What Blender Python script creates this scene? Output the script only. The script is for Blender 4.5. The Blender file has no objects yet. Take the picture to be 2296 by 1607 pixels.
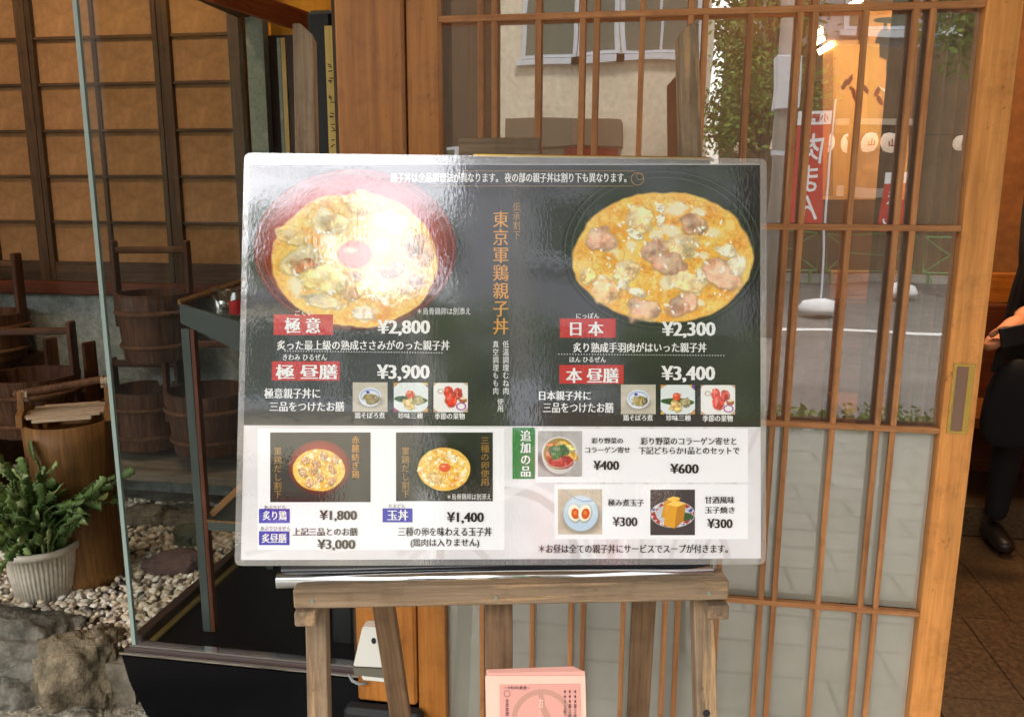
import bpy, bmesh, math, random
import numpy as np
from mathutils import Vector, Matrix, noise as mnoise
random.seed(7); rng = np.random.RandomState(11)
sc = bpy.context.scene
COL = sc.collection

# ------------------------------------------------------------------ camera
SC = 3835/2296.0
F = 3087/SC; CX, CY = 1148.0, 803.5
def _n(v): v = np.array(v, float); return v/np.linalg.norm(v)
_d = _n((-70, 15600, 3087)); _x = np.array((19900, 700, -3087.)); _x = _n(_x-_x.dot(_d)*_d); _z = -_d; _y = np.cross(_z, _x)
RM = np.array([_x, _y, _z]); CAM = np.array([0, 0, 1.45])
def ray(px, py): return RM @ np.array([(px-CX)/F, (py-CY)/F, 1.])
def at(px, py, y): d = ray(px, py); return Vector(CAM+d*(y-CAM[1])/d[1])
def atz(px, py, z): d = ray(px, py); return Vector(CAM+d*(z-CAM[2])/d[2])
def atx(px, py, x): d = ray(px, py); return Vector(CAM+d*(x-CAM[0])/d[0])
cam = bpy.data.cameras.new('camera'); co = bpy.data.objects.new('camera', cam); COL.objects.link(co)
cam.sensor_width = 36; cam.sensor_fit = 'HORIZONTAL'; cam.lens = 3087/3835*36
cam.clip_start = .05; cam.clip_end = 500
M = Matrix.Identity(4)
for i in range(3):
    M[i][0] = RM[i][0]; M[i][1] = -RM[i][1]; M[i][2] = -RM[i][2]; M[i][3] = CAM[i]
co.matrix_world = M
sc.camera = co

# ------------------------------------------------------------------ world, sun, exposure
w = bpy.data.worlds.new('World'); sc.world = w; w.use_nodes = True
nt = w.node_tree; nt.nodes.clear()
sky = nt.nodes.new('ShaderNodeTexSky'); sky.sky_type = 'NISHITA'; sky.sun_disc = False
sky.sun_elevation = math.radians(52); sky.sun_rotation = math.radians(200); sky.air_density = 1.3; sky.dust_density = 4
hs = nt.nodes.new('ShaderNodeHueSaturation'); hs.inputs['Saturation'].default_value = .35
bg = nt.nodes.new('ShaderNodeBackground'); bg.inputs['Strength'].default_value = .15
wo = nt.nodes.new('ShaderNodeOutputWorld')
nt.links.new(sky.outputs[0], hs.inputs['Color']); nt.links.new(hs.outputs[0], bg.inputs[0]); nt.links.new(bg.outputs[0], wo.inputs[0])
sun = bpy.data.lights.new('sun', 'SUN'); sun.energy = 1.1; sun.angle = math.radians(12); sun.color = (1, .96, .9)
so = bpy.data.objects.new('sun', sun); COL.objects.link(so)
so.rotation_euler = (math.radians(-38), 0, math.radians(-20)); so.location = (0, -4, 12)
sc.view_settings.view_transform = 'Standard'; sc.view_settings.look = 'None'; sc.view_settings.gamma = 1
sc.view_settings.use_curve_mapping = False; sc.view_settings.exposure = 1.95
sc.render.engine = 'CYCLES'
sc.cycles.use_denoising = True
sc.cycles.max_bounces = 8; sc.cycles.transparent_max_bounces = 24; sc.cycles.glossy_bounces = 5
sc.cycles.caustics_reflective = False; sc.cycles.caustics_refractive = False
sc.cycles.sample_clamp_indirect = 6

# ------------------------------------------------------------------ helpers
def lin(c):
    return tuple((v/255/12.92) if v <= 10 else ((v/255+.055)/1.055)**2.4 for v in c)
def hexc(*c): return lin(c)+(1,)
def newmat(name):
    m = bpy.data.materials.new(name); m.use_nodes = True
    nt = m.node_tree; nt.nodes.clear(); return m, nt
def P(nt, **k):
    b = nt.nodes.new('ShaderNodeBsdfPrincipled')
    for a, v in k.items():
        b.inputs[a.replace('_', ' ')].default_value = v
    return b
def out(nt, s):
    o = nt.nodes.new('ShaderNodeOutputMaterial'); nt.links.new(s, o.inputs[0])
def noise_n(nt, vec, scale, detail=4, rough=.55):
    t = nt.nodes.new('ShaderNodeTexNoise'); t.inputs['Scale'].default_value = scale
    t.inputs['Detail'].default_value = detail; t.inputs['Roughness'].default_value = rough
    if vec: nt.links.new(vec, t.inputs['Vector'])
    return t
def mapping(nt, sc_, coord='Object', rot=(0, 0, 0)):
    tc = nt.nodes.new('ShaderNodeTexCoord'); mp = nt.nodes.new('ShaderNodeMapping')
    mp.inputs['Scale'].default_value = sc_; mp.inputs['Rotation'].default_value = rot
    nt.links.new(tc.outputs[coord], mp.inputs[0]); return mp.outputs[0]
def ramp(nt, fac, stops):
    r = nt.nodes.new('ShaderNodeValToRGB'); e = r.color_ramp.elements
    e[0].position, e[0].color = stops[0]; e[1].position, e[1].color = stops[-1]
    for p, c in stops[1:-1]:
        x = e.new(p); x.color = c
    nt.links.new(fac, r.inputs[0]); return r.outputs[0]
def mixc(nt, fac, a, b, mode='MIX'):
    m = nt.nodes.new('ShaderNodeMix'); m.data_type = 'RGBA'; m.blend_type = mode
    for inp, v in ((m.inputs[0], fac), (m.inputs[6], a), (m.inputs[7], b)):
        if hasattr(v, 'type') and hasattr(v, 'links'): nt.links.new(v, inp)
        else: inp.default_value = v
    return m.outputs[2]
def bump(nt, h, strength=.3, dist=.002):
    b = nt.nodes.new('ShaderNodeBump'); b.inputs['Strength'].default_value = strength; b.inputs['Distance'].default_value = dist
    nt.links.new(h, b.inputs['Height']); return b.outputs[0]
def flat(name, c, rough=.6, metal=0, spec=.4):
    m, nt = newmat(name); b = P(nt, Base_Color=tuple(c)+(1,) if len(c) == 3 else c, Roughness=rough, Metallic=metal)
    b.inputs['Specular IOR Level'].default_value = spec
    t = noise_n(nt, mapping(nt, (1, 1, 1)), 90, 3)
    nt.links.new(bump(nt, t.outputs[0], .06, .0005), b.inputs['Normal'])
    out(nt, b.outputs[0]); return m
def wood(name, a, b_, rough=.55, grain=1.0, wear=None, spec=.35, bstr=.3, rnd=.12, coarse=1.0):
    """grain runs along local Z"""
    m, nt = newmat(name)
    v = mapping(nt, (38*coarse, 38*coarse, 1.6*coarse)); v2 = mapping(nt, (9*coarse, 9*coarse, .7*coarse)); v3 = mapping(nt, (1, 1, 1))
    oi = nt.nodes.new('ShaderNodeObjectInfo')
    add = nt.nodes.new('ShaderNodeVectorMath'); add.operation = 'ADD'
    comb = nt.nodes.new('ShaderNodeCombineXYZ'); mm = nt.nodes.new('ShaderNodeMath'); mm.operation = 'MULTIPLY'; mm.inputs[1].default_value = 37
    nt.links.new(oi.outputs['Random'], mm.inputs[0]); nt.links.new(mm.outputs[0], comb.inputs[0]); nt.links.new(mm.outputs[0], comb.inputs[2])
    nt.links.new(v, add.inputs[0]); nt.links.new(comb.outputs[0], add.inputs[1])
    add2 = nt.nodes.new('ShaderNodeVectorMath'); add2.operation = 'ADD'; nt.links.new(v2, add2.inputs[0]); nt.links.new(comb.outputs[0], add2.inputs[1])
    n1 = noise_n(nt, add.outputs[0], 3, 6, .65); n2 = noise_n(nt, add2.outputs[0], 2.2, 4)
    c = ramp(nt, n1.outputs[0], [(.32, tuple(b_)+(1,)), (.68, tuple(a)+(1,))])
    c2 = ramp(nt, n2.outputs[0], [(.3, (.62, .6, .58, 1)), (.7, (1.15, 1.12, 1.1, 1))])
    c = mixc(nt, .85*grain, c, c2, 'MULTIPLY')
    n4 = noise_n(nt, v3, 14, 5, .7)
    c = mixc(nt, .6, c, ramp(nt, n4.outputs[0], [(.3, (.6, .58, .56, 1)), (.5, (1, 1, 1, 1)), (1, (1.1, 1.1, 1.1, 1))]), 'MULTIPLY')
    if wear:
        n3 = noise_n(nt, add2.outputs[0], 4.5, 8, .75)
        c = mixc(nt, ramp(nt, n3.outputs[0], [(.52, (0, 0, 0, 1)), (.64, (1, 1, 1, 1))]), c, tuple(wear)+(1,))
    n5 = noise_n(nt, mapping(nt, (1, 1, .45)), 46, 5, .75)
    c = mixc(nt, .75, c, ramp(nt, n5.outputs[0], [(.28, (.3, .26, .22, 1)), (.37, (1, 1, 1, 1))]), 'MULTIPLY')
    hv = nt.nodes.new('ShaderNodeHueSaturation')
    mr = nt.nodes.new('ShaderNodeMapRange'); mr.inputs[3].default_value = 1-rnd; mr.inputs[4].default_value = 1+rnd
    nt.links.new(oi.outputs['Random'], mr.inputs[0]); nt.links.new(mr.outputs[0], hv.inputs['Value']); nt.links.new(c, hv.inputs['Color'])
    b = P(nt, Roughness=rough); b.inputs['Specular IOR Level'].default_value = spec
    nt.links.new(hv.outputs[0], b.inputs['Base Color']); nt.links.new(bump(nt, n1.outputs[0], bstr, .0012), b.inputs['Normal'])
    out(nt, b.outputs[0]); return m
def rough_mat(name, a, b_, scale=8, rough=.85, bstr=.5, bd=.01, spec=.3, det=8):
    m, nt = newmat(name); v = mapping(nt, (1, 1, 1))
    n = noise_n(nt, v, scale, det, .65); n2 = noise_n(nt, v, scale*6, 4)
    c = ramp(nt, n.outputs[0], [(.35, tuple(b_)+(1,)), (.65, tuple(a)+(1,))])
    c = mixc(nt, .5, c, ramp(nt, n2.outputs[0], [(.3, (.6, .6, .6, 1)), (.7, (1.15, 1.15, 1.15, 1))]), 'MULTIPLY')
    b = P(nt, Roughness=rough); b.inputs['Specular IOR Level'].default_value = spec
    nt.links.new(c, b.inputs['Base Color']); nt.links.new(bump(nt, n2.outputs[0], bstr, bd), b.inputs['Normal'])
    out(nt, b.outputs[0]); return m
def glass_mat(name, refl, tint=(1, 1, 1), wave=0, haze=0, rough=0.0, blue=(1, 1, 1), bs=6):
    m, nt = newmat(name)
    tr = nt.nodes.new('ShaderNodeBsdfTransparent'); tr.inputs[0].default_value = tuple(tint)+(1,)
    gl = nt.nodes.new('ShaderNodeBsdfGlossy'); gl.inputs['Roughness'].default_value = rough; gl.inputs[0].default_value = tuple(blue)+(1,)
    lw = nt.nodes.new('ShaderNodeLayerWeight'); lw.inputs['Blend'].default_value = .5
    pw = nt.nodes.new('ShaderNodeMath'); pw.operation = 'POWER'; pw.inputs[1].default_value = 4; nt.links.new(lw.outputs['Facing'], pw.inputs[0])
    mr = nt.nodes.new('ShaderNodeMapRange'); mr.inputs[3].default_value = refl; mr.inputs[4].default_value = .9; nt.links.new(pw.outputs[0], mr.inputs[0])
    if wave:
        n = noise_n(nt, mapping(nt, (1, 1, 1)), bs, 2)
        bb = bump(nt, n.outputs[0], 1, wave); nt.links.new(bb, gl.inputs['Normal'])
    mx = nt.nodes.new('ShaderNodeMixShader'); nt.links.new(mr.outputs[0], mx.inputs[0]); nt.links.new(tr.outputs[0], mx.inputs[1]); nt.links.new(gl.outputs[0], mx.inputs[2])
    s = mx.outputs[0]
    if haze:
        df = nt.nodes.new('ShaderNodeBsdfDiffuse'); df.inputs[0].default_value = (.56, .46, .35, 1)  # warm haze in the panes, put into colour as a patchy tan layer
        n = noise_n(nt, mapping(nt, (3, 3, 1.2)), 2.5, 7, .7)
        r = ramp(nt, n.outputs[0], [(.42, (haze*.5,)*3+(1,)), (.75, (haze, haze, haze, 1))])
        m2 = nt.nodes.new('ShaderNodeMixShader'); nt.links.new(r, m2.inputs[0]); nt.links.new(s, m2.inputs[1]); nt.links.new(df.outputs[0], m2.inputs[2]); s = m2.outputs[0]
    out(nt, s); return m
def emis(name, c, st):
    m, nt = newmat(name); e = nt.nodes.new('ShaderNodeEmission'); e.inputs[0].default_value = tuple(c)+(1,); e.inputs[1].default_value = st
    out(nt, e.outputs[0]); return m

def tag(o, label=None, cat=None, group=None, kind=None):
    for k, v in (('label', label), ('category', cat), ('group', group), ('kind', kind)):
        if v: o[k] = v
    return o
def thing(name, label, cat, loc=(0, 0, 0), group=None, rot=None):
    o = bpy.data.objects.new(name, None); COL.objects.link(o)
    o.matrix_basis = Matrix.Translation(Vector(loc)) @ (rot.to_4x4() if rot is not None else Matrix.Identity(4))
    o.empty_display_size = .1
    return tag(o, label, cat, group)
def link(name, me, mat, parent=None, MW=None, smooth=False):
    """MW = wanted world matrix (parents are unparented or one level themselves)"""
    o = bpy.data.objects.new(name, me); COL.objects.link(o)
    if mat: 
        if not me.materials: me.materials.append(mat)
    MW = MW if MW is not None else Matrix.Identity(4)
    if parent is not None:
        o.parent = parent
        PW = parent['_mw'] if '_mw' in parent else None
        pm = wm(parent); o.matrix_basis = pm.inverted() @ MW
    else: o.matrix_basis = MW
    if smooth:
        for p in me.polygons: p.use_smooth = True
    return o
def wm(o):
    return (wm(o.parent) @ o.matrix_basis) if o.parent else o.matrix_basis.copy()
def bm_mesh(bm, name='m'):
    bmesh.ops.recalc_face_normals(bm, faces=bm.faces)
    me = bpy.data.meshes.new(name); bm.to_mesh(me); bm.free(); return me
def box_mesh(sx, sy, sz, bev=.0, seg=1):
    bm = bmesh.new(); bmesh.ops.create_cube(bm, size=1, matrix=Matrix.Diagonal((sx, sy, sz, 1)))
    if bev: bmesh.ops.bevel(bm, geom=bm.edges[:], offset=bev, segments=seg, affect='EDGES')
    return bm_mesh(bm)
def box(name, lo, hi, mat, parent=None, bev=.0, axis='Z'):
    """axis-aligned box; 'axis' is the direction of the local Z (wood grain)"""
    lo, hi = Vector(lo), Vector(hi); c = (lo+hi)/2; s = hi-lo
    if axis == 'Z': R = Matrix.Identity(4); d = s
    elif axis == 'X': R = Matrix.Rotation(math.pi/2, 4, 'Y'); d = Vector((s.z, s.y, s.x))
    else: R = Matrix.Rotation(-math.pi/2, 4, 'X'); d = Vector((s.x, s.z, s.y))
    return link(name, box_mesh(d.x, d.y, d.z, bev), mat, parent, Matrix.Translation(c) @ R)
def beam(name, p0, p1, wx, wy, mat, parent=None, bev=.0015, xdir=(1, 0, 0), mesh=None):
    p0, p1 = Vector(p0), Vector(p1); z = (p1-p0); L = z.length; z.normalize()
    x = Vector(xdir); x = (x-z*x.dot(z)).normalized(); y = z.cross(x)
    R = Matrix((x, y, z)).transposed().to_4x4()
    return link(name, mesh or box_mesh(wx, wy, L, bev), mat, parent, Matrix.Translation((p0+p1)/2) @ R)
def lathe_mesh(prof, n=32, ripple=None, cap=True):
    bm = bmesh.new(); rings = []
    for k, (r, z) in enumerate(prof):
        ring = []
        for i in range(n):
            a = 2*math.pi*i/n; rr = r*(1+(ripple(i, k) if ripple else 0)); ring.append(bm.verts.new((rr*math.cos(a), rr*math.sin(a), z)))
        rings.append(ring)
    for a, b in zip(rings, rings[1:]):
        for i in range(n): bm.faces.new((a[i], a[(i+1) % n], b[(i+1) % n], b[i]))
    if cap:
        bm.faces.new(rings[0][::-1]); bm.faces.new(rings[-1])
    return bm_mesh(bm)
def tube_mesh(pts, r, n=8, radii=None):
    bm = bmesh.new(); rings = []; pts = [Vector(p) for p in pts]
    for k, p in enumerate(pts):
        t = (pts[min(k+1, len(pts)-1)]-pts[max(k-1, 0)]).normalized()
        a = t.cross(Vector((0, 0, 1)) if abs(t.z) < .9 else Vector((1, 0, 0))).normalized(); b = t.cross(a)
        rr = radii[k] if radii else r
        rings.append([bm.verts.new(p+(a*math.cos(2*math.pi*i/n)+b*math.sin(2*math.pi*i/n))*rr) for i in range(n)])
    for a, b in zip(rings, rings[1:]):
        for i in range(n): bm.faces.new((a[i], a[(i+1) % n], b[(i+1) % n], b[i]))
    bm.faces.new(rings[0][::-1]); bm.faces.new(rings[-1])
    return bm_mesh(bm)
def poly_prism(pts2, depth):
    """polygon in XY extruded to z=-depth..0"""
    bm = bmesh.new(); t = [bm.verts.new((x, y, 0)) for x, y in pts2]; b = [bm.verts.new((x, y, -depth)) for x, y in pts2]
    bm.faces.new(t); bm.faces.new(b[::-1]); n = len(t)
    for i in range(n): bm.faces.new((t[i], b[i], b[(i+1) % n], t[(i+1) % n]))
    return bm_mesh(bm)
def rock_mesh(sx, sy, sz, seed, sub=5, amp=.34, fr=1.4, flatb=True):
    bm = bmesh.new(); bmesh.ops.create_icosphere(bm, subdivisions=sub, radius=1)
    off = Vector((seed*7.3, seed*3.1, seed*1.7))
    for v in bm.verts:
        p = v.co.copy(); q = Vector([math.copysign(abs(c)**.75, c) for c in p])
        k = 1+amp*mnoise.noise(p*fr+off)-amp*.5*abs(mnoise.noise(p*fr*1.9-off))+amp*.3*mnoise.noise(p*fr*3.7+off)+amp*.14*mnoise.noise(p*fr*9+off)+amp*.07*mnoise.noise(p*fr*22+off)
        v.co = Vector((q.x*sx, q.y*sy, q.z*sz))*k
    return bm_mesh(bm)

# ------------------------------------------------------------------ materials
W_DOOR = wood('door_wood', lin((236, 166, 92)), lin((212, 138, 70)), .5, 1, spec=.3, rnd=.06)
W_BAR = wood('lattice_wood', lin((206, 148, 96)), lin((168, 110, 66)), .5, 1, spec=.3, rnd=.17)
W_PILLAR = wood('pillar_wood', lin((192, 128, 58)), lin((164, 100, 40)), .4, 1, spec=.4, rnd=.05, coarse=.7)
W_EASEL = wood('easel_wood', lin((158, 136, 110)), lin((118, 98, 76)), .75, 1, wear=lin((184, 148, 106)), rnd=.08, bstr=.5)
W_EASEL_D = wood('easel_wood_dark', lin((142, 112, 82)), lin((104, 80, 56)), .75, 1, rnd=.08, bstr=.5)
W_DARK = wood('dark_wood', lin((98, 74, 52)), lin((60, 44, 30)), .6, 1, rnd=.15)
W_BUCKET = wood('bucket_wood', lin((112, 74, 48)), lin((62, 38, 24)), .6, 1, rnd=.15, coarse=.8)
W_RED = wood('red_wood', lin((120, 62, 30)), lin((84, 40, 18)), .5, 1)
W_TAN = wood('tan_wood', lin((156, 112, 60)), lin((108, 72, 34)), .55, 1, rnd=.05)
M_MAROON = flat('maroon_wall', lin((64, 44, 36)), .5)
M_METAL = rough_mat('painted_steel', lin((150, 158, 144)), lin((122, 132, 120)), 30, .45, .1, .001)
M_DGREEN = flat('dark_green_steel', lin((66, 74, 70)), .4)
M_CHROME = flat('chrome', (.8, .8, .8), .12, 1)
M_BRASS = flat('brass', lin((214, 176, 92)), .22, 1)
M_BLACK = flat('black_gloss', (.004, .004, .005), .3, 0, .2)
M_BLKMAT = flat('black_matt', (.012, .012, .013), .6)
M_PAPER = rough_mat('shoji_paper', lin((174, 132, 92)), lin((146, 110, 76)), 6, .9, .1, .001)
M_PLASTER = rough_mat('plaster', lin((196, 204, 198)), lin((150, 160, 158)), 22, .95, 1, .01)
M_OCHRE = rough_mat('ochre_wall', lin((210, 150, 50)), lin((180, 124, 36)), 6, .9, .3, .003)
M_SILICONE = flat('glass_edge', lin((150, 168, 160)), .3)
M_WHITEPL = flat('white_plastic', lin((226, 224, 214)), .35)
M_DOORGLASS = glass_mat('door_glass', .24, (.95, .92, .87), wave=.001, haze=.18, bs=2.5)
M_CASEGLASS = glass_mat('case_glass', .003, (.95, .96, .95))
M_FROST = None

# ------------------------------------------------------------------ street behind the camera (seen in the glass)
DY = 1.8
def vr(px, py, yv):
    p = at(px, py, yv); return Vector((p.x, 2*DY-p.y, p.z))
ground = link('ground', box_mesh(120, 120, .02), rough_mat('earth', lin((120, 118, 112)), lin((100, 98, 94)), 2), None, Matrix.Translation((0, -20, -.13)))
tag(ground, kind='structure')
road = link('road', box_mesh(90, 10.4, .02), rough_mat('asphalt', lin((126, 124, 120)), lin((104, 102, 98)), 3, .8), None, Matrix.Translation((0, -7.1, -.11))); tag(road, kind='structure')
m, nt_ = newmat('paving')
v = mapping(nt_, (1, 1, 1), rot=(0, 0, 0))
br = nt_.nodes.new('ShaderNodeTexBrick'); br.inputs['Scale'].default_value = 1.0; br.inputs['Brick Width'].default_value = .4; br.inputs['Row Height'].default_value = .2
br.inputs['Mortar Size'].default_value = .007; br.inputs['Color1'].default_value = hexc(168, 166, 158); br.inputs['Color2'].default_value = hexc(152, 150, 142); br.inputs['Mortar'].default_value = hexc(90, 88, 82)
nt_.links.new(v, br.inputs['Vector']); b = P(nt_, Roughness=.85); nt_.links.new(br.outputs[0], b.inputs['Base Color']); out(nt_, b.outputs[0])
pv = link('pavement', box_mesh(90, 3.9, .1), m, None, Matrix.Translation((0, .05, -.05))); tag(pv, kind='structure')
pv2 = link('far_pavement', box_mesh(90, 3, .1), m, None, Matrix.Translation((0, -13.9, -.05))); tag(pv2, kind='structure')
M_LINE = flat('road_paint', (.8, .8, .78), .7)
ln = link('road_line', box_mesh(90, .15, .006), M_LINE, None, Matrix.Translation((0, -6.35, -.094))); tag(ln, kind='structure')

M_CREAM = rough_mat('cream_render', lin((232, 222, 198)), lin((222, 210, 184)), 1.5, .9, .2, .003)
M_WIN = flat('window_glass_dark', lin((96, 104, 88)), .15)
M_ALU = flat('aluminium', lin((206, 212, 218)), .4)
M_GREYWALL = rough_mat('grey_concrete', lin((178, 178, 182)), lin((150, 150, 154)), 1, .9, .2, .003)
M_BROWNF = rough_mat('brown_shopfront', lin((120, 98, 72)), lin((98, 78, 56)), 2, .8, .2, .003)
def building(name, label, x0, x1, y, h, mat, depth=8, wins=(), extra=None):
    b = thing(name, label, 'building', ((x0+x1)/2, y, 0))
    box('wall', (x0, y-depth, -.1), (x1, y, h), mat, b)
    box('roof', (x0-.1, y-depth-.1, h), (x1+.1, y+.1, h+.25), M_GREYWALL, b)
    for (a, c, z0, z1) in wins:
        wd = box('window', (a-.06, y+.002, z0-.06), (c+.06, y+.05, z1+.06), M_ALU, b)
        n = max(1, round((c-a)/.9)); st = (c-a)/n
        for k in range(n):
            box('pane', (a+k*st+.03, y+.051, z0), (a+(k+1)*st-.03, y+.06, z1), M_WIN, wd)
        box('sill', (a-.15, y+.002, z0-.2), (c+.15, y+.16, z0-.09), M_ALU, wd)
    return b
YB = -13.4
a0 = vr(1172, 120, 17).x; zsill = vr(1300, 118, 17).z
cream = building('cream_building', 'cream rendered two storey building across the street with wide aluminium windows', -3.1, vr(1592, 200, 17).x, YB, 6.1, M_CREAM,
    wins=[(vr(1178, 60, 17).x, vr(1290, 60, 17).x, zsill, zsill+1.5), (vr(1302, 60, 17).x, vr(1380, 60, 17).x, zsill, zsill+1.5), (vr(1398, 60, 17).x, vr(1570, 60, 17).x, zsill, zsill+1.5)])
zz = vr(1300, 272, 17).z
box('awning', (vr(1150, 270, 17).x, YB+.003, zz-.5), (vr(1395, 270, 17).x, YB+1.0, zz), flat('awning_brown', lin((110, 98, 78)), .8), cream)
M_RED = flat('red_cloth', lin((186, 60, 50)), .8); M_WHITE = flat('white_cloth', (.8, .8, .8), .8)
bn = thing('shop_banner', 'red banner hung under the awning of the cream building', 'banner', (vr(1330, 320, 16.5).x, YB+.75, zz-.9))
box('cloth', (vr(1265, 320, 16.5).x, YB+.74, zz-.55-.75), (vr(1385, 320, 16.5).x, YB+.76, zz-.52), M_RED, bn)
for k in range(5):
    xx = vr(1272+k*26, 320, 16.5).x
    me = lathe_mesh([(.12, -.004), (.12, .004)], 8); link('flower_print', me, M_WHITE, bn, Matrix.Translation((xx, YB+.772, zz-1.0-.07*(k % 2))) @ Matrix.Rotation(math.pi/2, 4, 'X'))
building('brown_building', 'dark brown building left of the cream building across the street', -12, -3.15, YB-.4, 5.6, rough_mat('dark_brown_front', lin((70, 54, 38)), lin((54, 42, 30)), 2, .8), wins=[(-6.5, -4, 1, 2.4), (-10, -8, 1, 2.4)])
building('grey_building', 'tall grey concrete building across the street with rows of windows', 2.95, 8.6, YB-.2, 15, M_GREYWALL,
    wins=[(3.6+q*1.8, 4.8+q*1.8, 4.6+r*3, 6+r*3) for q in range(3) for r in range(3)])
building('corner_building', 'grey brown building further right across the street', 10.4, 20, YB-.3, 13, M_BROWNF, wins=[(11+q*2.2, 12.4+q*2.2, 4+r*3, 5.6+r*3) for q in range(4) for r in range(3)])
# shopfront of the grey building
sf = thing('shopfront', 'brown shopfront with pale sign board under the grey building', 'shopfront', (5, YB, 0))
box('panel', (1.4, YB-.15, 0), (9, YB+.1, 4.2), M_BROWNF, sf)
box('sign_board', (vr(1875, 425, 16.8).x, YB+.11, vr(1930, 440, 16.8).z), (vr(1995, 425, 16.8).x, YB+.16, vr(1930, 415, 16.8).z), flat('pale_sign', lin((190, 182, 170)), .7), sf)
box('fascia', (vr(1870, 275, 16.8).x, YB+.11, vr(1930, 284, 16.8).z), (vr(2050, 275, 16.8).x, YB+.3, vr(1930, 270, 16.8).z), flat('pale_fascia', lin((214, 196, 172)), .7), sf)
M_LANT = None
m, nt_ = newmat('paper_lantern'); b = P(nt_, Base_Color=hexc(246, 226, 206), Roughness=.8); b.inputs['Emission Color'].default_value = (1, .75, .55, 1); b.inputs['Emission Strength'].default_value = .25; out(nt_, b.outputs[0]); M_LANT = m
lp = [(.02, -.14), (.09, -.125), (.13, -.06), (.14, 0), (.13, .06), (.09, .125), (.02, .14)]
lpx = [1668, 1718, 1760, 1851, 1905, 1953, 1998, 2153]
lm = None
for k, px in enumerate(lpx):
    c = vr(px, 321, 15)
    t = thing('paper_lantern', ['paper lantern leftmost in the row, beside the tree', 'paper lantern second in the row, near the grey pole', 'paper lantern just right of the grey pole', 'paper lantern behind the pole of the red flag', 'paper lantern right of the red flag', 'paper lantern in the middle of the lit sign panes', 'paper lantern above the second red flag', 'paper lantern rightmost of the row, close to the door stile'][k], 'lantern', c, 'paper lanterns across the street')
    lm = lm or lathe_mesh(lp, 20)
    link('shade', lm, M_LANT, t, Matrix.Translation(c), True)
    # mark on the lantern (a mountain sign)
    for dx, h in ((-.045, .05), (0, .085), (.045, .05)):
        box('mark', c+Vector((dx-.008, .135, -.045)), c+Vector((dx+.008, .147, -.045+h)), M_RED, t)
    box('mark', c+Vector((-.055, .135, -.06)), c+Vector((.055, .1472, -.046)), M_RED, t)
# cable the lanterns hang from
cb = link('lantern_cable', tube_mesh([vr(1560, 301, 15), vr(2250, 301, 15)], .01, 6), M_BLKMAT, None); tag(cb, 'thin black cable carrying the row of paper lanterns', 'cable')

# ------------------------------------------------------------------ text
def text_mesh_data(s, vertical=False, mincho=.03, off=0.0, res=2, space=1.0):
    c = bpy.data.curves.new('t', 'FONT'); c.body = '\n'.join(s) if vertical else s
    c.size = 1; c.align_x = 'CENTER' if vertical else 'LEFT'; c.offset = off; c.resolution_u = res; c.space_line = space
    o = bpy.data.objects.new('t', c); COL.objects.link(o)
    dg = bpy.context.evaluated_depsgraph_get()
    me = bpy.data.meshes.new_from_object(o.evaluated_get(dg))
    co_ = np.array([v.co[:] for v in me.vertices]); fs = [tuple(p.vertices) for p in me.polygons]
    bpy.data.objects.remove(o); bpy.data.curves.remove(c); bpy.data.meshes.remove(me)
    return co_, fs
TEXT_OFF = .0012
def text_on(s, boxpx, mat, parent, mapf, lift, vertical=False, mincho=.028, off=0.0, res=2, name='lettering', space=1.0):
    """boxpx = (x0,y0,x1,y1) of the print; mapf turns it into the local plane"""
    co_, fs = text_mesh_data(s, vertical, mincho, off, res, space)
    if len(co_) == 0: return
    mn, mx = co_.min(0), co_.max(0); x0, y0, x1, y1 = boxpx
    V = []; Fc = []
    shifts = [0] if not mincho else [-mincho, 0, mincho]
    for k, sh in enumerate(shifts):
        b = len(V)
        for q in co_:
            u = (q[0]-mn[0])/(mx[0]-mn[0]); v_ = (q[1]-mn[1])/(mx[1]-mn[1])
            p = mapf(x0+(x1-x0)*u + sh*(x1-x0)/(mx[0]-mn[0]), y1+(y0-y1)*v_)
            V.append((p[0], p[1], lift+k*.00003))
        Fc += [tuple(i+b for i in f) for f in fs]
    me = bpy.data.meshes.new('text'); me.from_pydata(V, [], Fc)
    o = link(name, me, mat, parent, wm(parent)); return o

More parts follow.
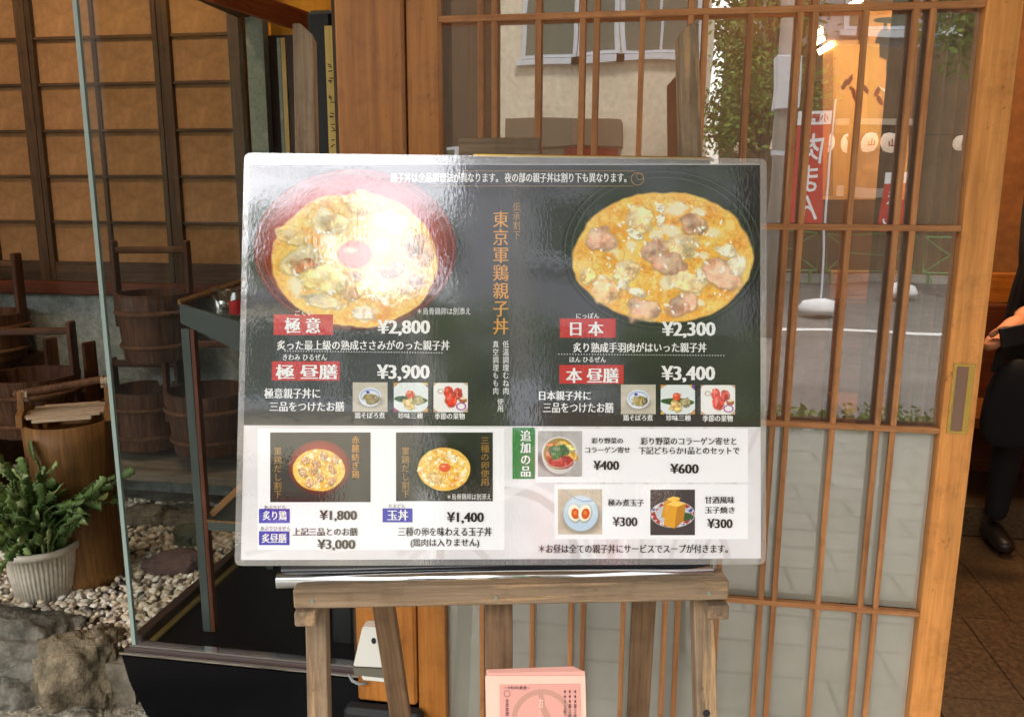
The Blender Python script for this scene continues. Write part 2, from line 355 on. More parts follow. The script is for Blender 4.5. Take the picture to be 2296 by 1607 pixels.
# flags
def nobori(px0, px1, py0, py1, yv, label, txt, head=True):
    a = vr(px0, py0, yv); b2 = vr(px1, py0, yv); x0, x1 = min(a.x, b2.x), max(a.x, b2.x)
    z1 = a.z; z0 = vr(px0, py1, yv).z; y = a.y
    t = thing('flag', label, 'flag', (x0, y, z0), 'red upright shop flags across the street')
    box('cloth', (x0, y, z0), (x1, y+.01, z1-.16), M_RED, t)
    box('header', (x0, y, z1-.157), (x1, y+.01, z1), M_WHITE, t)
    me = tube_mesh([(x1+.03, y, -.05), (x1+.03, y, z1+.15)], .013, 8); link('pole', me, M_ALU, t)
    me = lathe_mesh([(.24, 0), (.25, .06), (.2, .16), (.08, .2)], 20); link('base', me, M_WHITE, t, Matrix.Translation((x1+.03, y, -.02)), True)
    R = Matrix.Rotation(math.pi, 4, 'Z') @ Matrix.Rotation(math.pi/2, 4, 'X')   # readable from the street
    pl_ = thing('x', None, None); COL.objects.unlink(pl_); 
    def mapf(u, v): return (u, v)
    for (s, bx, mt) in ((txt, (-(x1-x0)*.33, 0, (x1-x0)*.33, 0), M_WHITE), ):
        co_, fs = text_mesh_data(s, True, 0, .01, 2, .95)
        mn, mx = co_.min(0), co_.max(0)
        W, H = (x1-x0)*.7, (z1-z0-.3)
        V = [((q[0]-(mn[0]+mx[0])/2)/(mx[0]-mn[0])*W, (q[1]-(mn[1]+mx[1])/2)/(mx[1]-mn[1])*H, 0) for q in co_]
        me = bpy.data.meshes.new('text'); me.from_pydata(V, [], fs)
        link('lettering', me, mt, t, Matrix.Translation(((x0+x1)/2, y+.014, (z0+z1-.2)/2)) @ R)
    if head:
        co_, fs = text_mesh_data('小籠包', False, 0, .02, 2)
        mn, mx = co_.min(0), co_.max(0)
        V = [((q[0]-(mn[0]+mx[0])/2)/(mx[0]-mn[0])*(x1-x0)*.8, (q[1]-(mn[1]+mx[1])/2)/(mx[1]-mn[1])*.1, 0) for q in co_]
        me = bpy.data.meshes.new('text'); me.from_pydata(V, [], fs)
        link('lettering', me, M_RED, t, Matrix.Translation(((x0+x1)/2, y+.014, z1-.08)) @ R)
nobori(1792, 1862, 252, 503, 11, 'red upright flag with white header and white kana, nearer the grey pole', '肉まん')
nobori(1985, 2040, 380, 520, 13, 'smaller red upright flag partly behind the door bars', 'まん', False)
# green guard railing
M_GREEN = flat('green_paint', lin((104, 146, 88)), .5)
yr = vr(1800, 600, 16).y
zt, zb = .78, .12
for k in range(6):
    x0 = -1.2+k*1.75+1.0
    t = thing('guard_rail', ['green tubular guard rail section %s' % s for s in ('left of the flag base', 'beside the cream building end', 'behind the white flag base', 'under the lanterns', 'near the door stile reflection', 'furthest right along the kerb')][k], 'railing', (x0, yr, 0), 'green guard rails along the far kerb')
    for nm, pts in (('frame', [(0, zb), (1.6, zb), (1.6, zt), (0, zt), (0, zb)]),):
        link(nm, tube_mesh([(x0+a, yr, b) for a, b in pts], .02, 6), M_GREEN, t)
    zm = (zt+zb)/2
    link('mid_bar', tube_mesh([(x0+.4, yr, zm), (x0+1.2, yr, zm)], .015, 6), M_GREEN, t)
    for a, b, c2, d in ((0, zb, .4, zm), (0, zt, .4, zm), (1.6, zb, 1.2, zm), (1.6, zt, 1.2, zm)):
        link('diagonal_bar', tube_mesh([(x0+a, yr, b), (x0+c2, yr, d)], .015, 6), M_GREEN, t)
    for a in (.1, 1.5): link('post', tube_mesh([(x0+a, yr, -.1), (x0+a, yr, zb)], .025, 6), M_GREEN, t)
# utility pole
c = vr(1748, 400, 9.5)
t = thing('utility_pole', 'grey round utility pole with clamps beside the road', 'pole', (c.x, c.y, 0))
link('shaft', lathe_mesh([(.09, -.1), (.075, 7)], 18), flat('pole_grey', lin((176, 172, 164)), .7), t, Matrix.Translation((c.x, c.y, 0)), True)
for z in (1.9, 2.35, 2.55): link('clamp', lathe_mesh([(.1, z), (.1, z+.05)], 18), M_ALU, t, Matrix.Translation((c.x, c.y, 0)))
box('cable_box', (c.x-.12, c.y-.08, 2.35), (c.x+.14, c.y+.16, 2.9), M_ALU, t, .01)
for dz in (0, .35, .6):
    cb = link('overhead_cable', tube_mesh([(c.x-14+14*i/10*2, c.y+.1, 5.5+dz-.4*math.sin(math.pi*((i % 10)/10 if i < 10 else (i-10)/10))) for i in range(11)], .012, 5), M_BLKMAT, None)
    tag(cb, {0: 'lowest overhead cable beside the street', .35: 'middle overhead cable beside the street', .6: 'topmost overhead cable beside the street'}[dz], 'cable', 'overhead cables')
# trees across the street
M_LEAF_T = flat('tree_leaf', lin((112, 136, 52)), .6); M_BARK = flat('bark', lin((86, 74, 58)), .9)
def tree(x, y, h, cr, label, nleaf=2600, seed=1, leaf=.1):
    rs = np.random.RandomState(seed)
    t = thing('tree', label, 'tree', (x, y, 0), 'street trees')
    link('trunk', tube_mesh([(x, y, -.1), (x+.05, y, h*.3), (x-.04, y, h*.6), (x, y, h*.9)], .1, 8, [.13, .1, .07, .03]), M_BARK, t)
    cl = [(x+rs.uniform(-cr, cr)*.8, y+rs.uniform(-cr, cr)*.8, h*rs.uniform(.45, 1.0)) for _ in range(26)]
    for c_ in cl[:9]: link('branch', tube_mesh([(x, y, h*.4), ((x+c_[0])/2, (y+c_[1])/2, (h*.45+c_[2])/2), c_], .03, 5, [.05, .03, .01]), M_BARK, t)
    V = []; Fc = []
    for k in range(nleaf):
        c_ = cl[rs.randint(len(cl))]; p = np.array(c_)+rs.normal(0, cr*.22, 3)
        a = _n(rs.normal(0, 1, 3)); b_ = _n(np.cross(a, rs.normal(0, 1, 3))); L_ = leaf*rs.uniform(.6, 1.3)
        i = len(V); V += [tuple(p-a*L_), tuple(p-b_*L_*.5), tuple(p+a*L_), tuple(p+b_*L_*.5)]; Fc.append((i, i+1, i+2, i+3))
    me = bpy.data.meshes.new('foliage'); me.from_pydata(V, [], Fc); fo = link('crown', me, M_LEAF_T, t); fo['kind'] = 'stuff'
tree(1.9, -10.8, 5.2, 1.0, 'leafy street tree between the cream building and the grey pole', 8500, 3, .055)
tree(4.9, -9.5, 7.5, 1.3, 'taller leafy street tree in front of the grey building', 7000, 5, .07)
tree(-2.0, -24, 12.6, 1.9, 'large added tree behind the cream building roof, breaking up the poster glare', 5200, 9, .16)  # added: its crown breaks up the sky reflected in the poster film
tree(3.0, -25, 13.5, 1.7, 'second added tree behind the gap beside the grey building, breaking up the poster glare', 4200, 12, .16)  # also added, to give the poster's sky reflection a ragged edge
# low planting at the near kerb
V = []; Fc = []; rs = np.random.RandomState(4)
for k in range(1000):
    p = np.array((rs.uniform(.7, 3.0), -1.75+rs.normal(0, .09), abs(rs.normal(.03, .05)))); a = _n(rs.normal(0, 1, 3)); b_ = _n(np.cross(a, rs.normal(0, 1, 3))); L_ = .028
    i = len(V); V += [tuple(p-a*L_), tuple(p-b_*L_*.5), tuple(p+a*L_), tuple(p+b_*L_*.5)]; Fc.append((i, i+1, i+2, i+3))
me = bpy.data.meshes.new('hedge'); me.from_pydata(V, [], Fc); o = link('ground_cover', me, M_LEAF_T); tag(o, 'low green planting along the near kerb', 'plants', kind='stuff')

# ------------------------------------------------------------------ building shell: canopy, ceilings, outer walls
M_CANOPY = flat('canopy_underside', lin((150, 130, 105)), .8)
shade_canopy = box('shade_canopy', (-5, -1.05, 2.95), (4, 1.75, 3.15), M_CANOPY); tag(shade_canopy, 'plain unseen roof slab added above the easel to shade the shop front', 'shade_canopy')  # out of view; added so the shop front lies in shade
up = box('upper_wall', (-5, 1.76, 2.6), (4, 1.9, 6), M_CREAM); tag(up, kind='structure')
# shop floor and walls
FZ = .02
M_TILE = rough_mat('granite_tile', lin((112, 90, 62)), lin((64, 50, 34)), 60, .35, .15, .001, .5)
M_TILEJ = flat('tile_joint', lin((30, 20, 12)), .8)
fl = box('shop_floor', (-.5, 1.95, -.1), (4, 5.3, FZ-.006), M_TILEJ); tag(fl, kind='structure')
ys = [atz(2200, q, FZ).y for q in (1607+130, 1568, 1385, 1256, 1155)]
yy = [1.92]+[y_ for y_ in ys if y_ > 1.95]
sp = .42
yrow = [ys[1]-sp*2, ys[1]-sp, ys[1]]+ys[2:]+[ys[4]+sp*1.0, ys[4]+sp*2, ys[4]+sp*3]
xo = atz(2245, 1500, FZ).x
tile_cache = {}
for r in range(len(yrow)-1):
    for q in range(-4, 6):
        x0 = xo+q*.42+(.16 if r % 2 else 0); y0, y1 = yrow[r], yrow[r+1]
        if x0 < -.4 or y1 < 2.0 or x0 > 2.6: continue
        y0 = max(y0, 1.96)
        o = box('floor_tile', (x0+.0015, y0+.0015, FZ-.006), (x0+.4185, y1-.0015, FZ), M_TILE, fl, .001)
pw = box('threshold', (-.45, 1.83, -.02), (2.5, 1.95, .03), M_TILE, None, .003, 'X'); tag(pw, kind='structure')
M_INT = rough_mat('interior_wall', lin((150, 100, 56)), lin((120, 78, 42)), 3, .8, .2, .003)
bw = box('back_wall', (-.45, 5.0, 0), (4, 5.1, 2.7), M_INT); tag(bw, kind='structure')
rw = box('right_wall', (3.2, 1.9, 0), (3.3, 5.0, 2.7), M_INT); tag(rw, kind='structure')
lw_ = box('left_wall', (-.52, 1.9, 0), (-.44, 5.0, 2.7), W_DARK); tag(lw_, kind='structure')
cl_ = box('ceiling', (-.52, 1.9, 2.62), (4, 5.1, 2.72), M_INT); tag(cl_, kind='structure')
rwl = box('front_wall', (1.75, 1.8, 0), (4, 1.9, 2.7), M_INT); tag(rwl, kind='structure')
# bench by the doorway
t = thing('bench', 'orange wooden bench with a dark red panel inside the doorway', 'bench', (1.6, 4.1, 0))
q0 = at(2170, 620, 4.0).z; q1 = at(2200, 690, 4.0).z; q2 = at(2200, 830, 4.0).z
box('backrest', (.9, 4.2, q1), (3.1, 4.26, q0), wood('bench_wood', lin((190, 118, 40)), lin((150, 86, 26)), .5), t, .004, 'X')
box('panel', (.9, 4.1, .02), (3.1, 4.18, q1), W_RED, t, .004, 'X')
q3 = at(2200, 930, 3.75).z
box('seat', (.9, 3.7, q3-.05), (3.1, 4.09, q3), wood('seat_wood', lin((176, 110, 44)), lin((140, 82, 30)), .5), t, .004, 'X')
for x in (1.0, 2.0, 3.0): box('leg', (x-.03, 3.75, FZ), (x+.03, 3.82, q3-.05), W_RED, t, .002)
# raised step at the back of the doorway
st = box('floor_step', (.9, ys[4]+.42*1.6, FZ), (3.1, 3.6, .16), M_TILE, None, .006, 'X'); tag(st, kind='structure')

# shop lamps (lit in the photograph)
def pointlamp(name, loc, e, col, r=.06):
    l = bpy.data.lights.new(name, 'POINT'); l.energy = e; l.color = col; l.shadow_soft_size = r
    o = bpy.data.objects.new(name, l); COL.objects.link(o); o.location = loc; return o
M_GLOW = emis('lamp_glow', (1, .78, .42), 9)
for k, (px, py, yv, L_) in enumerate([(1893, 22, 4.6, .16), (1862, 57, 4.4, .14), (1851, 108, 4.3, .06), (1836, 92, 4.2, .04), (1867, 92, 4.4, .04)]):
    c = at(px, py, yv)
    t = thing('ceiling_lamp', ['long glowing lamp tube near the ceiling, highest of the lamps', 'long glowing lamp tube beneath the highest one', 'short glowing lamp lowest of the cluster', 'tiny lamp left of the cluster behind the bars', 'tiny lamp right of the cluster behind the bars'][k], 'lamp', c, 'lit lamps inside the shop')
    link('tube', tube_mesh([c+Vector((-L_*.5, 0, -L_*.3)), c+Vector((L_*.5, 0, L_*.3))], .014, 10), M_GLOW, t)
    link('cord', tube_mesh([c+Vector((0, 0, .02)), Vector((c.x, c.y, 2.62))], .003, 5), M_BLKMAT, t)
pointlamp('shop_light', (1.5, 3.3, 2.35), 24, (1, .68, .40), .12)
pointlamp('shop_light_2', (1.25, 3.7, 2.0), 4.5, (1, .84, .64), .12)

# ------------------------------------------------------------------ painting by vertex colour (flat prints)
def fbm(X, Y, seed, octs=4):
    rs = np.random.RandomState(seed); r = np.zeros_like(X); amp = 1; tot = 0
    for o in range(octs):
        T = rs.rand(64, 64); fx, fy = X*2**o, Y*2**o
        x0 = np.floor(fx).astype(int); y0 = np.floor(fy).astype(int); tx = fx-x0; ty = fy-y0
        tx = tx*tx*(3-2*tx); ty = ty*ty*(3-2*ty)
        g = lambda a, b: T[a % 64, b % 64]
        r += amp*((g(x0, y0)*(1-tx)+g(x0+1, y0)*tx)*(1-ty)+(g(x0, y0+1)*(1-tx)+g(x0+1, y0+1)*tx)*ty); tot += amp; amp *= .55
    return r/tot
class Canvas:
    def __init__(s, x0, y0, x1, y1, res, base):
        s.b = (x0, y0, x1, y1); s.nx = max(4, int((x1-x0)*res)); s.ny = max(4, int((y1-y0)*res))
        xs = np.linspace(x0, x1, s.nx+1); ysv = np.linspace(y0, y1, s.ny+1); s.X, s.Y = np.meshgrid(xs, ysv)
        s.C = np.zeros(s.X.shape+(3,))+np.array(base, float)
    def mix(s, m, c):
        m = np.clip(m, 0, 1)[..., None]; c = np.array(c, float) if not isinstance(c, np.ndarray) else c
        s.C = s.C*(1-m)+c*m
    def ell(s, cx, cy, rx, ry, c, soft=.06, wob=0., seed=1, fr=.08, rot=0.):
        dx, dy = s.X-cx, s.Y-cy; a, b = math.cos(rot), math.sin(rot); u, v = dx*a+dy*b, -dx*b+dy*a
        r = np.sqrt((u/rx)**2+(v/ry)**2)
        if wob: r = r+(fbm(s.X*fr+seed*3.3, s.Y*fr+seed*1.7, seed, 3)-.5)*wob*2
        m = (1-r)/soft+.5; s.mix(m, c); return np.clip(m, 0, 1), r
    def rect(s, x0, y0, x1, y1, c):
        s.mix(((s.X >= x0) & (s.X <= x1) & (s.Y >= y0) & (s.Y <= y1)).astype(float), c)
    def shade(s, m, k): s.C = s.C*(1+(k-1)*np.clip(m, 0, 1)[..., None])
    def sub(s, cx, cy, R_):
        xs, ys_ = s.X[0], s.Y[:, 0]; i0, i1 = np.searchsorted(xs, [cx-R_, cx+R_]); j0, j1 = np.searchsorted(ys_, [cy-R_, cy+R_])
        i1 = max(i1, i0+1); j1 = max(j1, j0+1); o = Canvas.__new__(Canvas); o.sl = (slice(j0, j1), slice(i0, i1)); o.X = s.X[o.sl]; o.Y = s.Y[o.sl]; o.C = s.C[o.sl].copy(); return o
    def put(s, o): s.C[o.sl] = o.C
    def piece(s, cx, cy, rx, ry, c, seed, wob=.28, rot=0.):
        o = s.sub(cx, cy, max(rx, ry)*1.9+4)
        if o.X.size: o._piece(cx, cy, rx, ry, c, seed, wob, rot); s.put(o)
    def _piece(s, cx, cy, rx, ry, c, seed, wob=.28, rot=0.):
        k_ = 18/max(rx, 9)
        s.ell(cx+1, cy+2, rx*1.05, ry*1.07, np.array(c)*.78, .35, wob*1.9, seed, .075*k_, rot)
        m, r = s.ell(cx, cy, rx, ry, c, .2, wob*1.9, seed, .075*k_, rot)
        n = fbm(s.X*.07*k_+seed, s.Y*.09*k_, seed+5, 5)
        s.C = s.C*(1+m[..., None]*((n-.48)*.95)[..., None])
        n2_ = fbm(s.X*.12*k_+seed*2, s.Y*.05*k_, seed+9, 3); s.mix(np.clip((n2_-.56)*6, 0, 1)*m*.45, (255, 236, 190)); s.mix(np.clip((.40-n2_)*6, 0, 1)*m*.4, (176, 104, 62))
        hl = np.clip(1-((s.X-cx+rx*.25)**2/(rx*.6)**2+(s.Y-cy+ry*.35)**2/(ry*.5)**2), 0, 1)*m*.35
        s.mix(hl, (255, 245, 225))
    def build(s, name, parent, mapf, lift, mat, MW=None):
        ny, nx = s.ny, s.nx; V = []
        for p in zip(s.X.ravel(), s.Y.ravel()):
            q = mapf(*p); V.append((q[0], q[1], lift))
        idx = np.arange((nx+1)*(ny+1)).reshape(ny+1, nx+1)
        f = np.stack([idx[:-1, :-1], idx[1:, :-1], idx[1:, 1:], idx[:-1, 1:]], -1).reshape(-1, 4)
        me = bpy.data.meshes.new(name); me.vertices.add(len(V)); me.vertices.foreach_set('co', np.array(V, np.float32).ravel())
        me.loops.add(f.size); me.loops.foreach_set('vertex_index', f.ravel().astype(np.int32))
        me.polygons.add(len(f)); me.polygons.foreach_set('loop_start', np.arange(0, f.size, 4, dtype=np.int32))
        me.update(calc_edges=True); me.validate()
        C = np.clip(s.C, 0, 255)/255; Lc = np.where(C <= .04045, C/12.92, ((C+.055)/1.055)**2.4)
        a = me.color_attributes.new('col', 'FLOAT_COLOR', 'POINT'); A = np.ones((len(V), 4), np.float32); A[:, :3] = Lc.reshape(-1, 3); a.data.foreach_set('color', A.ravel())
        return link(name, me, mat, parent, MW if MW is not None else wm(parent))
m, nt_ = newmat('print'); b = P(nt_, Roughness=.6); b.inputs['Specular IOR Level'].default_value = .2
ca = nt_.nodes.new('ShaderNodeVertexColor'); ca.layer_name = 'col'; nt_.links.new(ca.outputs[0], b.inputs['Base Color']); out(nt_, b.outputs[0]); M_PRINT = m

# picture panel inside the shop
cv = Canvas(1845, 22, 2046, 448, .9, (196, 150, 96))
n = fbm(cv.X*.04, cv.Y*.04, 3)
cv.C *= (0.85+.3*n)[..., None]
cv.rect(1845, 20, 1945, 90, (120, 78, 44)); cv.rect(2036, 20, 2046, 448, (84, 50, 34)); cv.rect(1925, 40, 1936, 160, (84, 60, 44))
cv.ell(1995, 46, 36, 7, (62, 54, 44), .2); cv.ell(1985, 58, 4, 12, (60, 56, 50), .3)
cv.ell(1985, 100, 22, 34, (44, 44, 46), .15, .1, 4); cv.ell(2004, 140, 14, 50, (42, 42, 46), .2, .1, 6, rot=.1); cv.ell(2000, 190, 10, 30, (46, 46, 48), .2)
cv.rect(1868, 95, 1915, 440, (214, 164, 96)); cv.rect(1872, 100, 1945, 300, (226, 180, 108)); cv.rect(1845, 95, 1868, 440, (170, 126, 72)); cv.rect(1945, 98, 1972, 330, (206, 168, 98))
for k, (x, y) in enumerate([(1905, 180), (1912, 205), (1928, 195), (1940, 200), (1894, 190), (1920, 225), (1968, 205), (1972, 225)]):
    cv.ell(x, y, 5, 13, (110, 44, 20), .3, .4, k+2, .2, rot=.5*(-1)**k)
M2, R2 = cv.ell(1992, 175, 24, 34, (0, 0, 0), .0001, 0); 
cv2 = cv.C.copy()
cv.rect(0, 0, 0, 0, (0, 0, 0))
pp = thing('wall_picture', 'tall picture of a dark robed figure in straw hat behind ochre boards', 'picture', (0, 0, 0))
YP = 4.3
cv.C = np.where(M2[..., None] > .5, cv.C*0, cv.C) if False else cv.C
# repaint the crescent
cvx = ((cv.X-1990)**2/24**2+(cv.Y-172)**2/36**2 < 1) & ((cv.X-1984)**2/22**2+(cv.Y-166)**2/33**2 > 1)
cv.C[R2 < 1] = np.array((206, 160, 104)); cv.ell(1998, 150, 11, 40, (42, 42, 46), .2, .1, 6); cv.C[cvx] = np.array((226, 222, 210))
def mapP(px, py): p = at(px, py, YP); return (p.x, p.z)
cv.build('print', pp, mapP, 0, M_PRINT, Matrix.Translation((0, YP, 0)) @ Matrix.Rotation(math.pi/2, 4, 'X'))
pa, pb = at(1843, 450, YP+.01), at(2048, 20, YP+.01)
box('board', (pa.x, YP+.004, pa.z), (pb.x, YP+.03, pb.z), W_DARK, pp)
# dark post and curtain behind the right column of the door
cu = thing('hanging_cloth', 'plain brown cloth hanging behind the right column of door panes', 'curtain', (.6, 1.98, 0))
bm = bmesh.new(); vs = []
for i in range(25):
    x = .562+i*.0044*1.1; y = 1.96+.012*math.sin(i*1.1)
    vs.append((bm.verts.new((x, y, .1)), bm.verts.new((x, y, 2.3))))
for a, b_ in zip(vs, vs[1:]): bm.faces.new((a[0], b_[0], b_[1], a[1]))
cm = bm_mesh(bm); link('cloth', cm, rough_mat('brown_cloth', lin((128, 100, 70)), lin((104, 80, 54)), 12, .9, .2, .002), cu, None, True)
sm = cu.children[0].modifiers.new('thick', 'SOLIDIFY'); sm.thickness = .003
cp = box('inner_post', (.528, 2.0, FZ), (.56, 2.06, 2.6), W_RED); tag(cp, 'dark wooden post just inside the lattice door', 'post')

# ------------------------------------------------------------------ sliding door
door = thing('sliding_door', 'orange wooden lattice sliding door with glass panes, partly open', 'door', (.1, DY, .03))
ZT, ZB = 2.32, .04
th = .034
box('stile', (.632, DY, ZB), (.698, DY+th, ZT), W_DOOR, door, .002)
box('stile', (-.517, DY, ZB), (-.447, DY+th, ZT), W_PILLAR, door, .002)
box('bottom_rail', (-.446, DY+.003, ZB), (.631, DY+th-.003, ZB+.07), W_DOOR, door, .002, 'X')
box('top_rail', (-.446, DY+.003, ZT-.08), (.631, DY+th-.003, ZT), W_DOOR, door, .002, 'X')
bars = [1797, 1849, 2013, 2179, 2231, 2403, 2583, 2638, 2806, 2990, 3047, 3235, 3419, 3484]
bmsh = box_mesh(.0115, .011, ZT-ZB-.15, .001)
for x in bars:
    X = at(x/SC, 200/SC, DY).x
    beam('lattice_bar', (X, DY+.0075, ZB+.07), (X, DY+.0075, ZT-.08), 0, 0, W_BAR, door, mesh=bmsh)
rails = [1.814, 1.388, .965, .544]
rm = box_mesh(.0125, .0125, 1.077, .001)
for z in rails:
    link('lattice_rail', rm, W_BAR, door, Matrix.Translation((.0925, DY+.0065, z)) @ Matrix.Rotation(math.pi/2, 4, 'Y'))
# panes row by row
m, nt_ = newmat('painted_glass')
b = P(nt_, Roughness=.5); v_ = mapping(nt_, (1, 1, 1)); n = noise_n(nt_, v_, 3, 5)
nt_.links.new(ramp(nt_, n.outputs[0], [(.25, hexc(150, 150, 134)), (.75, hexc(180, 178, 164))]), b.inputs['Base Color'])
gl = nt_.nodes.new('ShaderNodeBsdfGlossy'); gl.inputs['Roughness'].default_value = .03
mx = nt_.nodes.new('ShaderNodeMixShader'); mx.inputs[0].default_value = .2; nt_.links.new(b.outputs[0], mx.inputs[1]); nt_.links.new(gl.outputs[0], mx.inputs[2]); out(nt_, mx.outputs[0]); M_FROST = m
zl = [ZT-.08]+rails+[ZB+.07]
for k, (z1, z0) in enumerate(zip(zl, zl[1:])):
    o = box('glass_pane', (-.446, DY+.026, z0+.002), (.631, DY+.029, z1-.002), M_FROST if k >= 3 else M_DOORGLASS, door)
    if k >= 3: o['label'] = 'pale grey frosted pane'
# finger pull
a = at(2120, 968, DY); b2 = at(2183, 816, DY)
pu = thing('x', None, None); COL.objects.unlink(pu)
cx_, zz0, zz1 = .6645, .962, 1.112
fr = box('door_pull', (cx_-.021, DY-.0025, zz0), (cx_-.0145, DY+.001, zz1), M_BRASS, door)
box('pull_edge', (cx_+.0145, DY-.0025, zz0), (cx_+.021, DY+.001, zz1), M_BRASS, fr)
box('pull_edge', (cx_-.0145, DY-.0025, zz0), (cx_+.0145, DY+.001, zz0+.006), M_BRASS, fr)
box('pull_edge', (cx_-.0145, DY-.0025, zz1-.006), (cx_+.0145, DY+.001, zz1), M_BRASS, fr)
box('pull_recess', (cx_-.0145, DY-.0012, zz0+.006), (cx_+.0145, DY+.0008, zz1-.006), flat('dull_brass', lin((150, 118, 100)), .3, .8), fr)
box('pull_wall', (cx_+.009, DY-.0022, zz0+.006), (cx_+.0145, DY-.001, zz1-.006), M_BRASS, fr)

# pillar, left of the door
pil = box('wooden_pillar', (-.672, DY-.012, .2), (-.5195, DY+.12, 2.95), W_PILLAR, None, .006); tag(pil, 'square polished orange wood pillar left of the lattice door', 'pillar')
bs2 = box('foundation_stone', (-.70, DY-.05, 0), (-.50, DY-.001, .198), M_BLKMAT, None, .012); tag(bs2, 'dark stone block under the orange pillar', 'stone block')
# white device on the pillar
dv = thing('door_chime', 'white plastic wedge shaped device with round hole on the pillar', 'device', at(828, 1470, DY-.02))
def prismy(name, pts_px, y, depth, mat, parent, bev=.003):
    pts = [at(px, py, y) for px, py in pts_px]; bm = bmesh.new()
    f = [bm.verts.new((p.x, y, p.z)) for p in pts]; g = [bm.verts.new((p.x, y+depth, p.z)) for p in pts]
    bm.faces.new(f); bm.faces.new(g[::-1]); n_ = len(f)
    for i in range(n_): bm.faces.new((f[i], g[i], g[(i+1) % n_], f[(i+1) % n_]))
    if bev: bmesh.ops.bevel(bm, geom=[e for e in bm.edges], offset=bev, segments=2, affect='EDGES')
    return link(name, bm_mesh(bm), mat, parent)
prismy('housing', [(812, 1405), (866, 1410), (880, 1498), (791, 1494)], DY-.05, .037, M_WHITEPL, dv)
prismy('grey_strip', [(791, 1496), (880, 1500), (880, 1520), (794, 1513)], DY-.045, .032, flat('smoke_plastic', lin((110, 106, 92)), .2), dv, .001)
prismy('tab', [(810, 1515), (878, 1522), (878, 1530), (814, 1524)], DY-.04, .027, M_WHITEPL, dv, .001)
hc = at(838, 1436, DY-.051); link('hole', lathe_mesh([(.006, -.0006), (.006, .0006)], 20), M_BLKMAT, dv, Matrix.Translation(hc) @ Matrix.Rotation(math.pi/2, 4, 'X') @ Matrix.Scale(1.3, 4, (0, 1, 0)))
cbl = link('device_cable', tube_mesh([at(783, 1512, DY-.02), at(790, 1525, DY-.03), at(806, 1533, DY-.03), at(822, 1530, DY-.02)], .004, 8), flat('grey_cable', lin((150, 152, 148)), .5), None, None, True); tag(cbl, 'short grey cable looping beneath the white device', 'cable')

# ------------------------------------------------------------------ glass display case left of the pillar
AX, AY = -1.325, 1.855
case = thing('glass_display_case', 'glass display case with black base and metal rails left of the pillar', 'display case', (-1, 1.9, 0))
bm = bmesh.new()
prof = [(-1.36, .235), (-.675, .235), (-.675, 0), (-1.25, 0), (-1.29, .05), (-1.34, .14)]
f = [bm.verts.new((x, AY-.02, z)) for x, z in prof]; g = [bm.verts.new((x, 2.75, z)) for x, z in prof]
bm.faces.new(f); bm.faces.new(g[::-1])
for i in range(len(f)): bm.faces.new((f[i], g[i], g[(i+1) % len(f)], f[(i+1) % len(f)]))
bmesh.ops.bevel(bm, geom=bm.edges[:], offset=.008, segments=2, affect='EDGES')
link('base', bm_mesh(bm), M_BLACK, case)
for k, (dy, z0, z1, mt) in enumerate(((-.028, .236, .243, M_CHROME), (-.018, .243, .251, M_MAROON), (-.01, .251, .257, M_CHROME))):
    box('front_rail', (-1.355+.01*k, AY+dy, z0), (-.675, AY+.02, z1), mt, case, .0015)
box('side_rail', (AX-.022, AY+.021, .236), (AX+.012, 2.70, .268), M_MAROON, case, .003)
box('side_track', (AX+.013, AY+.021, .236), (AX+.03, 2.70, .243), flat('gold_lit_strip', lin((226, 196, 110)), .3, .6), case)  # gold light along the track is put into its colour
box('front_glass', (AX+.006, AY-.003, .257), (-.675, AY+.003, 2.45), M_CASEGLASS, case)
box('side_glass', (AX-.003, AY+.006, .268), (AX+.003, 2.69, 2.3), M_CASEGLASS, case)
box('glass_corner', (AX-.005, AY-.004, .25), (AX+.006, AY+.006, 2.6), M_SILICONE, case)
rp = at(580, 200, 2.70)
box('rear_post', (at(560, 200, 2.7).x, 2.692, .2), (at(598, 200, 2.7).x, 2.73, 2.7), M_METAL, case)
# top beam of the side pane, receding
zt_ = atx(553, 44, AX).z
box('top_beam', (AX-.02, AY, zt_+.0), (AX+.03, 2.69, zt_+.16), W_DARK, case, .003, 'Y')
# dark back wall and strips of the case recess
zmw = at(680, 78, 2.74).z
bk = box('maroon_wall', (at(600, 200, 2.75).x-.05, 2.74, 0), (-.5, 2.8, zmw), M_MAROON); tag(bk, kind='structure')
ps = at(760, 200, DY+.1)
for nm, x0, x1, yv, mt, lb in (('brass_strip', 636, 646, 2.5, flat('dull_gold', lin((170, 140, 88)), .35, .6), 'narrow brass strip standing against the maroon wall'), ('steel_strip', 628, 635, 2.5, M_METAL, 'narrow steel strip left of the brass strip')):
    o = box(nm, (at(x0, 250, yv).x, yv, .26), (at(x1, 250, yv).x, yv+.012, at(640, 85, yv).z), mt); tag(o, lb, 'strip')
